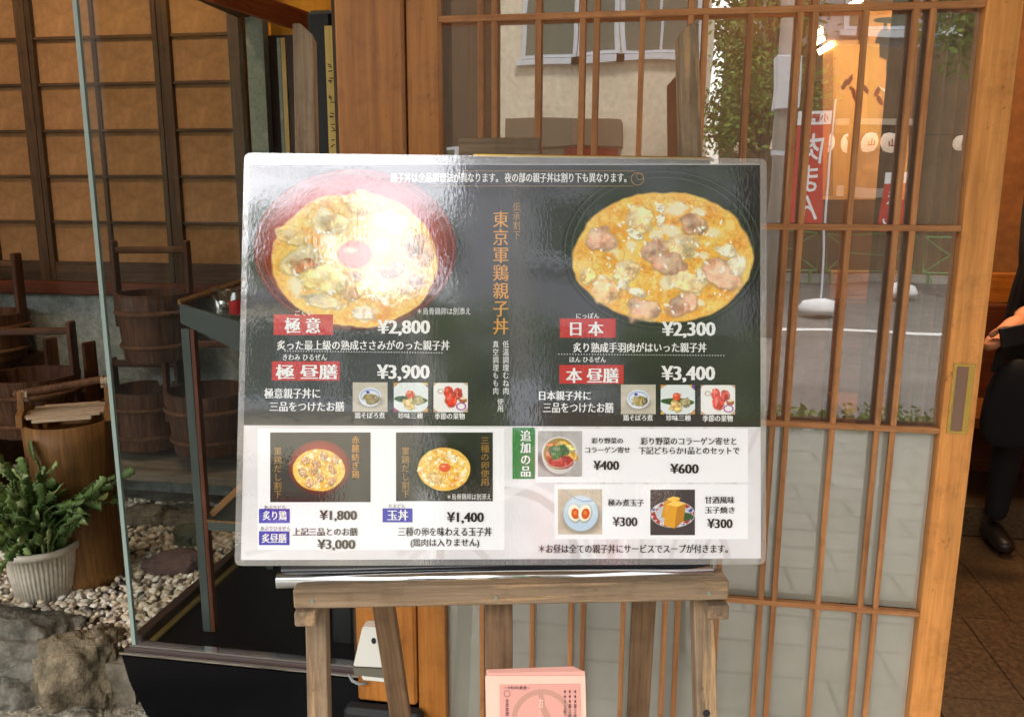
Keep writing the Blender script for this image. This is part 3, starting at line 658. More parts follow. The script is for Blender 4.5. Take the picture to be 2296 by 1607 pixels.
# name strip with brushed marks
ns = thing('notice_strip', 'tall yellow wooden strip with brushed marks left of the pillar', 'sign', at(745, 300, 1.95))
x0, x1 = at(734, 250, 1.95).x, at(755, 250, 1.95).x; zt2 = at(740, 58, 1.95).z
box('board', (x0, 1.95, .5), (x1, 1.965, zt2), wood('strip_wood', lin((240, 208, 124)), lin((226, 190, 104)), .6), ns, .001)
rs = np.random.RandomState(2)
for k in range(30):
    zc = zt2-.09-k*.036
    for j in range(3):
        xa = (x0+x1)/2+rs.uniform(-.003, .003); zb_ = zc+rs.uniform(-.012, .012); an = rs.uniform(-1, 1)
        beam('brush_mark', (xa-.005*math.cos(an), 1.9492, zb_-.005*math.sin(an)), (xa+.005*math.cos(an), 1.9492, zb_+.005*math.sin(an)), .0022, .0006, M_BLKMAT, ns, 0)
dp = box('recess_post', (at(756, 250, 1.93).x, 1.915, .2), (-.672, 1.98, 2.9), W_DARK); tag(dp, 'narrow brown post between yellow strip and pillar', 'post')
bp = box('black_post', (at(700, 250, 2.0).x, 1.985, .2), (at(757, 250, 2.0).x, 2.05, at(710, 25, 2.0).z), M_BLKMAT, None, .01); tag(bp, 'black upright behind the yellow strip', 'post')
# ochre upper wall and red beam
ow = box('ochre_wall', (at(606, 40, 2.745).x, 2.745, zmw+.001), (-.5, 2.82, 3.3), M_OCHRE); tag(ow, kind='structure')
p0 = at(470, -22, 2.3); p1 = at(730, 66, 2.68)
o = beam('red_beam', p0, p1, .05, .06, wood('red_beam_wood', lin((188, 96, 42)), lin((150, 66, 26)), .6), None, .003, (0, 1, 0)); tag(o, 'red brown wooden beam sloping above the glass case', 'beam')

# metal framed stand inside the case
std = thing('metal_stand', 'dark grey metal framed stand holding jars inside the glass case', 'stand', (-1.1, 2.0, .25))
SY = AY+.12; ztp = at(420, 690, SY).z
xs0 = at(402, 700, SY).x; xs1 = xs0+.5
prismy('front_panel', [(402, 681), (640, 752), (640, 838), (404, 724)], SY, .012, M_DGREEN, std, .001)
for xx in (xs0, xs1-.03):
    for y_ in (SY+.013, SY+.4):
        o = box('leg', (xx, y_-(.013 if y_ < SY+.1 else 0), .237), (xx+.024, y_+.012, ztp-.0555), M_DGREEN, std, .001)
box('brown_edge', (xs0+.0245, SY+.001, .237), (xs0+.036, SY+.02, ztp-.056), W_RED, std, .001)
box('top_shelf', (xs0, SY+.0135, ztp-.048), (xs1, SY+.42, ztp-.040), M_DGREEN, std)
zsh = at(480, 1166, SY).z
box('shelf', (xs0+.037, SY+.0, zsh-.03), (xs1-.031, SY+.38, zsh), M_DGREEN, std, .001)
box('shelf_edge', (xs0+.037, SY-.003, zsh-.004), (xs1-.031, SY-.0005, zsh+.001), W_TAN, std)
beam('brace', (xs0+.04, SY+.02, zsh+.008), (xs0+.18, SY+.03, zsh+.14), .018, .01, W_TAN, std)
M_RED2 = flat('red_label', lin((190, 20, 16)), .4)
t = thing('jar', 'glass jar with red and yellow label on the metal stand', 'jar', at(542, 700, SY+.15))
jx = at(541, 700, SY+.16)
link('glass_body', lathe_mesh([(.018, 0), (.02, .01), (.02, .06), (.014, .07), (.014, .08)], 20), glass_mat('jar_glass', .15, (.8, .8, .75)), t, Matrix.Translation((jx.x+.02, SY+.1, ztp-.0395)), True)
link('label_wrap', lathe_mesh([(.0205, .012), (.0205, .05)], 20, cap=False), M_RED2, t, Matrix.Translation((jx.x+.02, SY+.1, ztp-.0395)), True)
t = thing('tumbler', 'clear glass tumbler beside the red labelled jar', 'glass', at(505, 690, SY+.2))
link('body', lathe_mesh([(.03, 0), (.036, .07), (.033, .07), (.027, .004)], 20, cap=False), glass_mat('tumbler_glass', .25, (.75, .75, .7)), t, Matrix.Translation((at(505, 690, SY+.2).x, SY+.2, ztp-.0395)), True)
for k in range(2):
    o = link('wooden_rod', tube_mesh([at(402, 682-4*k, SY+.05+.02*k)+Vector((0, 0, .003)), at(560, 628-4*k, SY+.3+.04*k)], .006, 8), W_TAN, None); tag(o, ['lower of two thin wooden rods above the metal stand', 'upper of two thin wooden rods above the metal stand'][k], 'rod', 'wooden rods in the case')

# ------------------------------------------------------------------ garden recess on the left
GZ = .2; GY = 3.15
M_SOIL = rough_mat('mortar_ground', lin((150, 142, 126)), lin((96, 88, 74)), 9, .95, .8, .01)
gs = box('garden_floor', (-3.6, 1.88, 0), (AX-.03, GY, GZ-.03), M_SOIL); tag(gs, kind='structure')
M_MORT = rough_mat('mortar', lin((206, 198, 178)), lin((96, 90, 78)), 16, .95, 1, .02)
gs2 = link('mortar_ground', rock_mesh(1.3, .28, .06, 31, 5, .25, 3.0), M_MORT, None, Matrix.Translation((-2.3, 1.62, .02)), True); tag(gs2, kind='structure')
zw = at(250, 660, GY).z
gw = box('plaster_wall', (-3.6, GY, 0), (-1.1, GY+.08, zw), M_PLASTER); tag(gw, kind='structure')
gl_ = box('side_wall', (-3.7, 1.2, 0), (-3.6, GY+.1, 3.3), M_PLASTER); tag(gl_, kind='structure')
rwa = box('rear_wall', (-3.6, GY+.12, 0), (-.5, GY+.2, 3.3), M_OCHRE); tag(rwa, kind='structure')
gc = box('garden_ceiling', (-3.7, 1.7, 3.3), (-.5, GY+.3, 3.4), W_DARK); tag(gc, kind='structure')
zs_t = at(250, 632, GY-.02).z
sill = box('window_sill', (-3.6, GY-.05, zw), (-1.1, GY+.02, zs_t), W_RED, None, .004, 'X'); tag(sill, 'red brown wooden sill beneath the shoji screens', 'sill')
# shoji screens
YS = GY-.02
def shoji(name, label, pxl, pxr, slw, cols):
    xl, xr = at(pxl, 300, YS).x, at(pxr, 300, YS).x
    s = thing(name, label, 'screen', ((xl+xr)/2, YS, zs_t), 'paper screens of the left window')
    top = 3.25
    box('stile', (xl, YS-.02, zs_t+.001), (xl+slw, YS+.01, top), W_DARK, s, .001)
    box('stile', (xr-slw, YS-.02, zs_t+.001), (xr, YS+.01, top), W_DARK, s, .001)
    zb = at(250, 588, YS).z
    box('bottom_rail', (xl+slw, YS-.018, zs_t+.001), (xr-slw, YS+.008, zb), W_DARK, s, .001, 'X')
    zr = [at(250, q, YS).z for q in (499, 396, 294, 189, 84)]; dz = zr[-1]-zr[-2]; zr += [zr[-1]+dz, zr[-1]+2*dz]
    xx = [xl+slw+(xr-xl-2*slw)*(c/cols) for c in range(cols+1)]
    zall = [zb]+zr
    for c in range(cols):
        for q in range(len(zall)-1):
            box('paper_pane', (xx[c]+.001, YS+.001, zall[q]+.001), (xx[c+1]-.001, YS+.003, zall[q+1]-.001), M_PAPER, s)
    for z_ in zr[:-1]:
        box('lattice_rail', (xl+slw, YS-.012, z_-.006), (xr-slw, YS+.0005, z_+.006), W_DARK, s, .001, 'X')
    for x_ in xx[1:-1]:
        box('lattice_bar', (x_-.008, YS-.014, zb), (x_+.008, YS+.0007, top), W_DARK, s, .001)
shoji('shoji_screen', 'paper screen at the far left edge, cut off by the frame', -330, 88, .045, 4)
shoji('shoji_screen', 'paper screen between the dark stile and the wide blurred stile', 90, 374, .022, 2)
shoji('shoji_screen', 'paper screen nearest the glass case post', 376, 552, .045, 1)
# garden ceiling lamp
t = thing('downlight', 'small round ceiling light above the garden recess', 'lamp', (-1.9, 2.1, 3.29))
link('lens', lathe_mesh([(.05, 3.28), (.05, 3.298)], 20), M_GLOW, t, Matrix.Translation((-1.9, 2.1, 0)))
pointlamp('garden_light', (-1.9, 2.1, 3.1), 12, (1, .76, .5), .06)

# buckets
def stave(i, k): return -.02 if i % 4 == 0 else 0
M_ROPE = wood('hoop', lin((120, 84, 56)), lin((84, 54, 34)), .7)
def bucket(loc, r, h, ear, label, rot=0., crossbar=True, tilt=0.):
    R = Matrix.Rotation(rot, 3, 'Z')
    t = thing('wooden_bucket', label, 'bucket', loc, 'old wooden buckets along the plaster wall')
    MW = Matrix.Translation(Vector(loc)) @ Matrix.Rotation(rot, 4, 'Z')
    link('body', lathe_mesh([(r*.84, 0), (r, h), (r*.9, h), (r*.76, .02)], 64, stave, cap=True), W_BUCKET, t, MW)
    for z, rr in ((h*.22, .885), (h*.72, .965)):
        link('hoop', lathe_mesh([(r*rr+.003, z-.009), (r*rr+.011, z), (r*rr+.005, z+.011), (r*rr-.004, z)], 40, cap=False), M_ROPE, t, MW, True)
    for s in (-1, 1):
        link('ear', box_mesh(.018, .06, h*.5+ear, .004), W_BUCKET, t, MW @ Matrix.Translation((s*r*.93, 0, h*.5+(h*.5+ear)/2)))
    if crossbar:
        link('crossbar', box_mesh(.025, .03, r*1.95, .004), W_BUCKET, t, MW @ Matrix.Translation((0, 0, h+ear*.82)) @ Matrix.Rotation(math.pi/2, 4, 'Y'))
def bpos(px, py, y): p = at(px, py, y); return (p.x, p.y, p.z)
# height anchors are the rims in the photograph
def bucket_rim(px, py_rim, y, r, h, ear, label, rot, cb=True):
    p = at(px, py_rim, y); bucket((p.x, p.y, p.z-h), r, h, ear, label, rot, cb); return p
bucket_rim(-40, 700, 2.95, .17, .19, .24, 'upper left bucket on the shelf with a tall ear, cut by the frame', .2)
bucket_rim(70, 838, 2.75, .17, .22, .2, 'big bucket with arched crossbar above the potted plant', .3)
bucket_rim(165, 868, 3.0, .12, .2, .2, 'bucket with single tall ear behind the rope handled tub', -.25, False)
bucket_rim(345, 655, 2.95, .145, .26, .2, 'upper bucket with tall ear seen through the glass case', .3)
bucket_rim(470, 872, 2.95, .17, .24, .22, 'large dark bucket with ear at the right end, through the glass', .35)
bucket_rim(330, 868, 3.02, .15, .24, .12, 'bucket under the upper one, middle of the row', .1)
# supports
pS = at(-40, 700, 2.95)
sh = box('shelf_block', (-3.2, 2.8, GZ-.03), (pS.x+.12, 3.14, pS.z-.191), W_BUCKET, None, .005, 'X'); tag(sh, 'dark wooden block under the far left bucket', 'block')
p4 = at(345, 655, 2.95); p5 = at(330, 868, 3.02)
pl_z = at(400, 1040, 2.9).z
plk = thing('plank_bench', 'weathered grey plank bench carrying the buckets behind the glass', 'bench', (-1.8, 2.95, pl_z))
xa, xb = at(150, 1045, 2.95).x, AX-.05
box('plank', (-2.45, 2.78, pl_z-.035), (xb, 3.14, pl_z), wood('grey_plank', lin((150, 140, 126)), lin((110, 100, 88)), .8), plk, .003, 'X')
for x in (-2.4, xb-.1): box('support', (x, 2.84, GZ-.03), (x+.07, 3.1, pl_z-.0355), W_DARK, plk, .003)
# rope handled tub
tub = None
tb = atz(175, 1240, GZ); ty = 2.32
tb = at(178, 1180, ty)
tub = thing('rope_handled_tub', 'orange brown wooden tub with slatted lid and rope wrapped handle', 'tub', (tb.x, ty, GZ))
z_top = at(170, 905, ty).z; hh = z_top-GZ
Rt = .135
MWt = Matrix.Translation((tb.x, ty, GZ-.01))
link('body', lathe_mesh([(Rt*1.02, 0), (Rt*1.04, .03), (Rt*.97, .05), (Rt*.93, hh*.4), (Rt*.98, hh*.8), (Rt, hh*.93), (Rt*.93, hh*.93), (Rt*.9, hh*.85)], 48, None), W_TAN, tub, MWt, True)
ang = math.radians(28)
dr = Vector((math.cos(ang), math.sin(ang), 0)); pr = Vector((-dr.y, dr.x, 0))
for s in (-1, 1):
    c = Vector((tb.x, ty, 0))+dr*s*Rt*.92
    pts = [(-.075, 0), (.075, 0), (.072, .035), (.03, .045), (.02, .1), (-.02, .1), (-.03, .045), (-.072, .035)]
    bm = bmesh.new(); f = [bm.verts.new(c+pr*a+Vector((0, 0, z_top-.05+b_))-dr*.009) for a, b_ in pts]; g = [bm.verts.new(c+pr*a+Vector((0, 0, z_top-.05+b_))+dr*.009) for a, b_ in pts]
    bm.faces.new(f); bm.faces.new(g[::-1])
    for i in range(8): bm.faces.new((f[i], g[i], g[(i+1) % 8], f[(i+1) % 8]))
    link('end_board', bm_mesh(bm), W_TAN, tub)
W_PALE = wood('pale_slat', lin((214, 196, 172)), lin((178, 158, 134)), .6)
for k in range(7):
    o_ = (k-3)*.031
    half = math.sqrt(max(.0001, (Rt*.97)**2-o_**2))
    c = Vector((tb.x, ty, z_top-.028+.004*(k % 2)))+pr*o_
    beam('lid_slat', c-dr*half*.9, c+dr*half*.9, .008, .026, W_PALE, tub, .001, (0, 0, 1))
hp0 = Vector((tb.x, ty, z_top+.04))-dr*Rt*1.08; hp1 = Vector((tb.x, ty, z_top+.075))+dr*Rt*1.02
pts = [hp0.lerp(hp1, i/40) for i in range(41)]
link('handle', tube_mesh(pts, .01, 10, [.0105+.0025*(i % 2) for i in range(41)]), M_ROPE, tub, None, True)
for s in (0, 1):
    c = hp0.lerp(hp1, .1 if s == 0 else .93)
    for j in range(4):
        bm = bmesh.new()
        q = [c+dr*(.006*(j-1.5))+Vector((0, 0, math.cos(a)*.017-.01))+pr*math.sin(a)*.017 for a in [i*math.pi/6 for i in range(13)]]
        bm.free(); link('rope_turn', tube_mesh(q, .0035, 6), W_PALE, tub)

# pebbles
V = []; Fc = []; Cc = []
bm = bmesh.new(); bmesh.ops.create_icosphere(bm, subdivisions=2, radius=1); ic = np.array([v.co[:] for v in bm.verts]); icf = [tuple(v.index for v in f.verts) for f in bm.faces]; bm.free()
rs = np.random.RandomState(21); cnt = 0
pal = [(244, 238, 222), (230, 218, 196), (248, 242, 230), (220, 200, 170), (206, 190, 166), (190, 178, 160), (240, 226, 200), (160, 150, 134)]
def pebble_h(x, y): return GZ+.012*mnoise.noise(Vector((x*3, y*3, 0)))
for k in range(14000):
    x = rs.uniform(-2.35, AX-.035); y = rs.uniform(1.93, 2.98)
    if cnt > 5200: break
    if (x-tb.x)**2+(y-ty)**2 < (Rt*1.02)**2: continue
    s = rs.uniform(.006, .0135); c = np.array((x, y, pebble_h(x, y)-.012+rs.uniform(0, .016)))
    a = rs.uniform(0, 6.28); ca_, sa = math.cos(a), math.sin(a)
    S_ = np.array((s*rs.uniform(.9, 1.4), s*rs.uniform(.7, 1), s*rs.uniform(.5, .8)))
    q = ic*S_*(1+.12*np.sin(ic[:, [1, 2, 0]]*3+rs.rand(3)*6)); q = np.stack([q[:, 0]*ca_-q[:, 1]*sa, q[:, 0]*sa+q[:, 1]*ca_, q[:, 2]+q[:, 0]*rs.uniform(-.4, .4)], 1)+c
    i = len(V); V += [tuple(p) for p in q]; Fc += [tuple(j+i for j in f) for f in icf]
    col = np.array(lin(pal[rs.randint(len(pal))])) if rs.rand() > .03 else np.array(lin((54, 54, 56))); Cc += [tuple(col*rs.uniform(.85, 1.1))+(1,)]*len(q); cnt += 1
me = bpy.data.meshes.new('pebbles'); me.from_pydata(V, [], Fc)
a = me.color_attributes.new('col', 'FLOAT_COLOR', 'POINT'); a.data.foreach_set('color', np.array(Cc, np.float32).ravel())
m, nt_ = newmat('pebble'); b = P(nt_, Roughness=.7); ca = nt_.nodes.new('ShaderNodeVertexColor'); ca.layer_name = 'col'
n = noise_n(nt_, mapping(nt_, (1, 1, 1)), 60, 4); nt_.links.new(mixc(nt_, .5, ca.outputs[0], ramp(nt_, n.outputs[0], [(.3, (.7, .68, .64, 1)), (.7, (1.1, 1.1, 1.1, 1))]), 'MULTIPLY'), b.inputs['Base Color']); out(nt_, b.outputs[0])
o = link('pebbles', me, m, None, None, True); tag(o, 'bed of small cream pebbles round the tub and the plant pot', 'pebbles', kind='stuff')
# rocks
M_ROCK = rough_mat('grey_rock', lin((140, 130, 108)), lin((82, 76, 62)), 14, .85, .9, .012)
M_ROCK2 = rough_mat('slate_rock', lin((134, 130, 118)), lin((78, 76, 68)), 12, .75, .8, .01)
M_ROCKB = rough_mat('brown_rock', lin((156, 142, 116)), lin((88, 78, 62)), 16, .85, .9, .012)
M_MAUVE = rough_mat('mauve_rock', lin((120, 96, 90)), lin((92, 72, 68)), 10, .8, .6, .006)
M_GREENR = rough_mat('green_rock', lin((112, 116, 96)), lin((84, 88, 72)), 9, .8, .6, .006)
def rock(px, py, z, s, mat, label, seed, rot=0.):
    p = atz(px, py, z)
    o = link('rock', rock_mesh(*s, seed), mat, None, Matrix.Translation(p) @ Matrix.Rotation(rot, 4, 'Z'), True)
    return tag(o, label, 'rock')
rock(20, 1462, .13, (.25, .13, .13), M_ROCK2, 'broad dark grey boulder in the bottom left corner under the pot', 2, .1)
rock(75, 1570, .03, (.13, .09, .10), M_ROCK2, 'dark rounded boulder at the lower left between the broad one and the brown one', 23, .9)
rock(178, 1530, .09, (.125, .10, .155), M_ROCKB, 'brown grey rounded boulder in front of the glass case corner', 15, .4)
rock(252, 1520, .08, (.045, .07, .15), M_ROCKB, 'narrow upright rock wedged between brown boulder and case', 8, .1)
rock(120, 1640, .0, (.16, .08, .07), M_MORT, 'pale cement coated rock along the bottom edge', 6)
rock(290, 1625, 0.0, (.11, .09, .06), M_MORT, 'low pale grey rock at the foot of the black base', 9, .5)
rock(395, 1262, GZ+.015, (.10, .055, .045), M_MAUVE, 'flat mauve rock lying on the pebbles', 11, .5)
rock(425, 1205, GZ+.01, (.055, .06, .05), M_GREENR, 'small green grey rock behind the mauve rock', 12, .2)
rock(330, 1160, GZ+.01, (.10, .07, .05), M_ROCK, 'low grey brown rock at the back of the pebbles', 13, .1)
rock(425, 1165, GZ+.005, (.14, .07, .05), M_ROCK, 'wide grey rock behind the pebbles near the plank', 14, -.1)
rock(485, 1180, GZ+.005, (.06, .04, .05), M_ROCK, 'small pale rock beside the stand leg', 17, .3)
rock(505, 1350, .2, (.03, .03, .02), M_ROCK2, 'tiny dark stone by the side rail', 18) if False else None

# potted plant
pc = atz(58, 1355, GZ); pot = thing('potted_plant', 'leafy green cactus in a ribbed off white pot on the pebbles', 'plant', (pc.x, pc.y+.06, GZ))
PX, PY = pc.x-.0, pc.y+.09
PR = .105; PH = .175
def rib(i, k): return .022*(1, 0, -1, 0)[i % 4] if k < 3 else 0
link('pot', lathe_mesh([(PR*.80, 0), (PR*.93, PH*.55), (PR*.97, PH*.86), (PR*1.07, PH*.87), (PR*1.09, PH), (PR*.98, PH), (PR*.94, PH*.8)], 192, rib), rough_mat('pot_plastic', lin((222, 214, 198)), lin((206, 196, 178)), 10, .5, .1, .001), pot, Matrix.Translation((PX, PY, GZ-.005)), True)
link('soil', lathe_mesh([(.01, PH*.84), (PR*.95, PH*.83)], 24, cap=False), rough_mat('soil', lin((48, 36, 26)), lin((28, 20, 14)), 60, .95), pot, Matrix.Translation((PX, PY, GZ)))
m, nt_ = newmat('cactus_leaf'); b = P(nt_, Roughness=.38); oi = nt_.nodes.new('ShaderNodeObjectInfo')
nt_.links.new(ramp(nt_, oi.outputs['Random'], [(0, hexc(76, 100, 50)), (.5, hexc(112, 140, 76)), (.85, hexc(160, 182, 116)), (1, hexc(190, 200, 140))]), b.inputs['Base Color'])
b.inputs['Subsurface Weight'].default_value = .0; n = noise_n(nt_, mapping(nt_, (1, 1, 1)), 60, 3); nt_.links.new(bump(nt_, n.outputs[0], .3, .001), b.inputs['Normal']); out(nt_, b.outputs[0]); M_LEAF = m
def leaf_mesh(seed):
    rs = np.random.RandomState(seed); L_ = 1.0
    prof = [(0, .08), (.12, .22), (.26, .27), (.33, .46), (.40, .28), (.52, .34), (.60, .52), (.67, .3), (.80, .33), (.88, .46), (1, .16)]
    bm = bmesh.new(); rows = []
    for i, (t_, w_) in enumerate(prof):
        w_ *= rs.uniform(.85, 1.15)*.66; zc = .06*math.sin(t_*3)
        rows.append([bm.verts.new((-w_, t_, zc+.03)), bm.verts.new((-w_*.2, t_, zc+.045)), bm.verts.new((w_*.2, t_, zc+.045)), bm.verts.new((w_, t_, zc+.03)), bm.verts.new((w_*.2, t_, zc-.045)), bm.verts.new((-w_*.2, t_, zc-.045))])
    for a, b_ in zip(rows, rows[1:]):
        for j in range(6): bm.faces.new((a[j], a[(j+1) % 6], b_[(j+1) % 6], b_[j]))
    bm.faces.new(rows[0]); bm.faces.new(rows[-1][::-1])
    return bm_mesh(bm)
lms = [leaf_mesh(i) for i in range(4)]
for lm_ in lms:
    for p in lm_.polygons: p.use_smooth = True
rs = np.random.RandomState(8); nl = 0; mass_v = []; mass_f = []
for k in range(130):
    az_ = rs.uniform(0, 6.28); el = rs.uniform(1.05, 1.57); rr = PR*rs.uniform(0, .9); ordr = k
    p = Vector((PX+rr*math.cos(az_), PY+rr*math.sin(az_), GZ+PH*.85)); 
    if k > 104: az_ = rs.uniform(-.7, .5)
    d = Vector((math.cos(az_)*math.cos(el), math.sin(az_)*math.cos(el), math.sin(el)))
    L_ = rs.uniform(.044, .064)
    for s in range(rs.randint(4, 7) if k <= 104 else 6):
        z = d.normalized(); side = Vector((rs.normal(), rs.normal(), rs.normal())); xx_ = (side-z*side.dot(z)).normalized(); yy_ = z; zz_ = xx_.cross(yy_)
        R = Matrix((xx_, yy_, zz_)).transposed().to_4x4()
        ML_ = Matrix.Translation(p) @ R @ Matrix.Scale(L_, 4); lm_ = lms[rs.randint(4)]
        if nl < 295: link('leaf', lm_, M_LEAF, pot, ML_)
        else:
            b0 = len(mass_v); mass_v += [tuple(ML_ @ v.co) for v in lm_.vertices]; mass_f += [tuple(i+b0 for i in q.vertices) for q in lm_.polygons]
        nl += 1
        p = p+z*L_*.95; d = (d+Vector((rs.normal()*.22, rs.normal()*.22, -.10+rs.normal()*.18))+Vector((math.cos(az_), math.sin(az_), 0))*.14).normalized()

me = bpy.data.meshes.new('leaf_mass'); me.from_pydata(mass_v, [], mass_f); o = link('leaf_mass', me, M_LEAF, pot, None, True); o['kind'] = 'stuff'

# ------------------------------------------------------------------ easel and menu poster
YAW, LEAN, ROLL = .184, .229, -.0086
ex0 = Vector((math.cos(YAW), math.sin(YAW), 0)); nh = Vector((-math.sin(YAW), math.cos(YAW), 0)); ey0 = Vector((0, 0, math.cos(LEAN)))+nh*math.sin(LEAN)
exv = ex0*math.cos(ROLL)+ey0*math.sin(ROLL); eyv = -ex0*math.sin(ROLL)+ey0*math.cos(ROLL); ezv = exv.cross(eyv)
PO = Vector((-.218, 1.304, 1.188)); PRT = Matrix((exv, eyv, ezv)).transposed()
PM = Matrix.Translation(PO) @ PRT.to_4x4()
def pl(px, py, n=0.):
    d = Vector(ray(px, py)); o = Vector(CAM); q = PO+ezv*n; t = (q-o).dot(ezv)/d.dot(ezv); h = o+d*t-PO
    return (h.dot(exv), h.dot(eyv))
def W(u, v, n): return PO+exv*u+eyv*v+ezv*n

easel = thing('easel', 'weathered wooden easel holding the menu poster', 'easel', W(0, -.4, -.03))
def lp_(px, py, n): u, v = pl(px, py, n); return W(u, v, n)
PW_, PD_ = .0335, .026
nf = -.022
def post(px0, py0, px1, py1, mat, name, wd=PW_, dp=PD_, n=nf, ext=0, chamfer=0):
    p0, p1 = lp_(px0, py0, n)-ezv*dp/2, lp_(px1, py1, n)-ezv*dp/2
    p1 = p1+(p1-p0)*ext
    z = (p0-p1); L_ = z.length; z.normalize(); x = (exv-z*exv.dot(z)).normalized(); y = z.cross(x)
    bm = bmesh.new(); bmesh.ops.create_cube(bm, size=1, matrix=Matrix.Diagonal((wd, dp, L_, 1)))
    if chamfer:
        es = [e for e in bm.edges if all(v.co.z > 0 for v in e.verts) and abs(e.verts[0].co.x-e.verts[1].co.x) < 1e-6 and e.verts[0].co.x*chamfer > 0]
        bmesh.ops.bevel(bm, geom=es, offset=.02, segments=1, affect='EDGES')
    bmesh.ops.bevel(bm, geom=bm.edges[:], offset=.0016, segments=1, affect='EDGES')
    R = Matrix((x, y, z)).transposed().to_4x4()
    return link(name, bm_mesh(bm), mat, easel, Matrix.Translation((p0+p1)/2) @ R)
post(678, 52, 712, 1600, W_EASEL, 'front_leg', ext=.62, dp=.034, chamfer=1)
post(1544, 52, 1586, 1600, W_EASEL, 'front_leg', ext=.62, dp=.034, chamfer=-1)
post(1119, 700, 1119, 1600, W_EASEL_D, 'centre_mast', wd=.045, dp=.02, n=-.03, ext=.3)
# top clamp block
p0 = lp_(1028, 330, -.024); p1 = lp_(1211, 330, -.024)
beam('top_clamp', p0-ezv*.0125, p1-ezv*.0125, .034, .022, W_EASEL, easel, .002, eyv)
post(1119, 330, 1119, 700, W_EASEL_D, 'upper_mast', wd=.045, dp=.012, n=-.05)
# tray
tp0 = lp_(657, 1344, .03); tp1 = lp_(1635, 1324, .03)
dirx = (tp1-tp0).normalized()
fwd_ = Vector((ezv.x, ezv.y, 0)).normalized()
beam('tray', tp0-fwd_*.024, tp1-fwd_*.024, .034, .048, W_EASEL, easel, .003, (0, 0, 1))
beam('tray_rear', tp0-fwd_*.075+Vector((0, 0, -.003)), tp1-fwd_*.075+Vector((0, 0, -.003)), .028, .04, W_EASEL_D, easel, .003, (0, 0, 1)) if False else None
for px in (684, 1611):
    p = lp_(px, 1389 if px < 1000 else 1374, .028); b_ = p-fwd_*.11
    beam('tray_peg', p, b_, .034, .024, W_EASEL, easel, .002, dirx)
# screws on the tray and legs
for (px, py, n_) in ((700, 1348, .0305), (1590, 1330, .0305), (1112, 1340, .0305)):
    c_ = lp_(px, py, n_); link('screw', lathe_mesh([(.0032, -.004), (.0032, .0006), (.001, .001)], 12), M_METAL, easel, Matrix.Translation(c_) @ PRT.to_4x4())
# rear legs
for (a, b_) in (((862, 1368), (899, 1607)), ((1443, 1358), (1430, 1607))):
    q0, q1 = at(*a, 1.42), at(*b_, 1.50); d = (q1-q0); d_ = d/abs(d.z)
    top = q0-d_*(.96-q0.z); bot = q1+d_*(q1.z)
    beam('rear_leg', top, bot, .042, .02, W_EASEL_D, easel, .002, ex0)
p0_ = at(862, 1368, 1.46); p1_ = at(1443, 1358, 1.46)
# screw hole on the right leg
hcz = lp_(1584, 1598, nf+.0004)
bm = bmesh.new(); bmesh.ops.create_circle(bm, cap_ends=True, segments=20, radius=.0062)
link('bolt_hole', bm_mesh(bm), M_BLKMAT, easel, Matrix.Translation(hcz+ezv*.0004) @ PRT.to_4x4())

# framed dark board behind the poster
board = thing('display_board', 'thin black display board with chrome rails resting on the easel tray', 'board', W(0, 0, -.012), rot=PRT)
def lbox(name, u0, v0, u1, v1, n0, n1, mat, parent, bev=0.):
    me = box_mesh(u1-u0, v1-v0, n1-n0, bev)
    return link(name, me, mat, parent, PM @ Matrix.Translation(((u0+u1)/2, (v0+v1)/2, (n0+n1)/2)))
u0, vb = pl(629, 1290, -.01); u1, vt = pl(1592, 356, -.01)
lbox('panel', u0, vb, u1, vt-.004, -.02, -.012, flat('board_black', (.02, .021, .025), .12, 0, .6), board)
lbox('top_rail', pl(1062, 356, -.01)[0], vt-.004, u1, vt+.0015, -.021, -.004, M_BRASS, board, .001)
a_, b_ = pl(622, 1301, 0), pl(1597, 1284, 0)
link('bottom_rail', tube_mesh([W(a_[0], a_[1], .0), W(b_[0], b_[1], .0)], .0125, 24), M_CHROME, board, None, True)

poster = thing('menu_poster', 'large laminated menu poster with two egg and chicken rice bowls and prices', 'poster', PO, rot=PRT)
# paper
def quad_on(name, pts_px, mat, lift, thick=0., parent=poster, n=0.):
    P2 = [pl(px, py, n) for px, py in pts_px]
    if thick: me = poly_prism(P2[::-1], thick)
    else: me = bpy.data.meshes.new('q'); me.from_pydata([(x, y, 0) for x, y in P2], [], [tuple(range(len(P2)))[::-1]])
    return link(name, me, mat, parent, PM @ Matrix.Translation((0, 0, lift)))
def rect_px(x0, y0, x1, y1): return [(x0, y0), (x1, y0), (x1, y1), (x0, y1)]
def ink(name, c): 
    return flat(name, lin(c), .55, 0, .2)
I_WHITE = ink('ink_white', (236, 236, 238)); I_BLACK = ink('ink_black', (18, 16, 18)); I_RED = ink('ink_red', (196, 34, 32)); I_GREEN = ink('ink_green', (30, 124, 44)); I_BLUE = ink('ink_blue', (36, 44, 172)); I_GOLD = ink('ink_gold', (214, 150, 48)); I_GOLD2 = ink('ink_gold_dim', (170, 128, 60))
I_PANEL = ink('ink_panel', (246, 246, 248)); I_WT = ink('ink_white_text', (240, 240, 238)); I_SHEET = ink('paper_edge', (230, 230, 232))
L1, L2, L3, L4, L5 = .0004, .0008, .0012, .0016, .0020
PAPER = [(560, 368), (1704, 368), (1706, 1251), (540, 1255)]
quad_on('paper_sheet', PAPER, I_SHEET, 0, .0006)
mapf = lambda px, py: pl(px, py)
def qmap(c):   # bilinear remap of the sheet's own corners, so prints follow the sheet
    return mapf
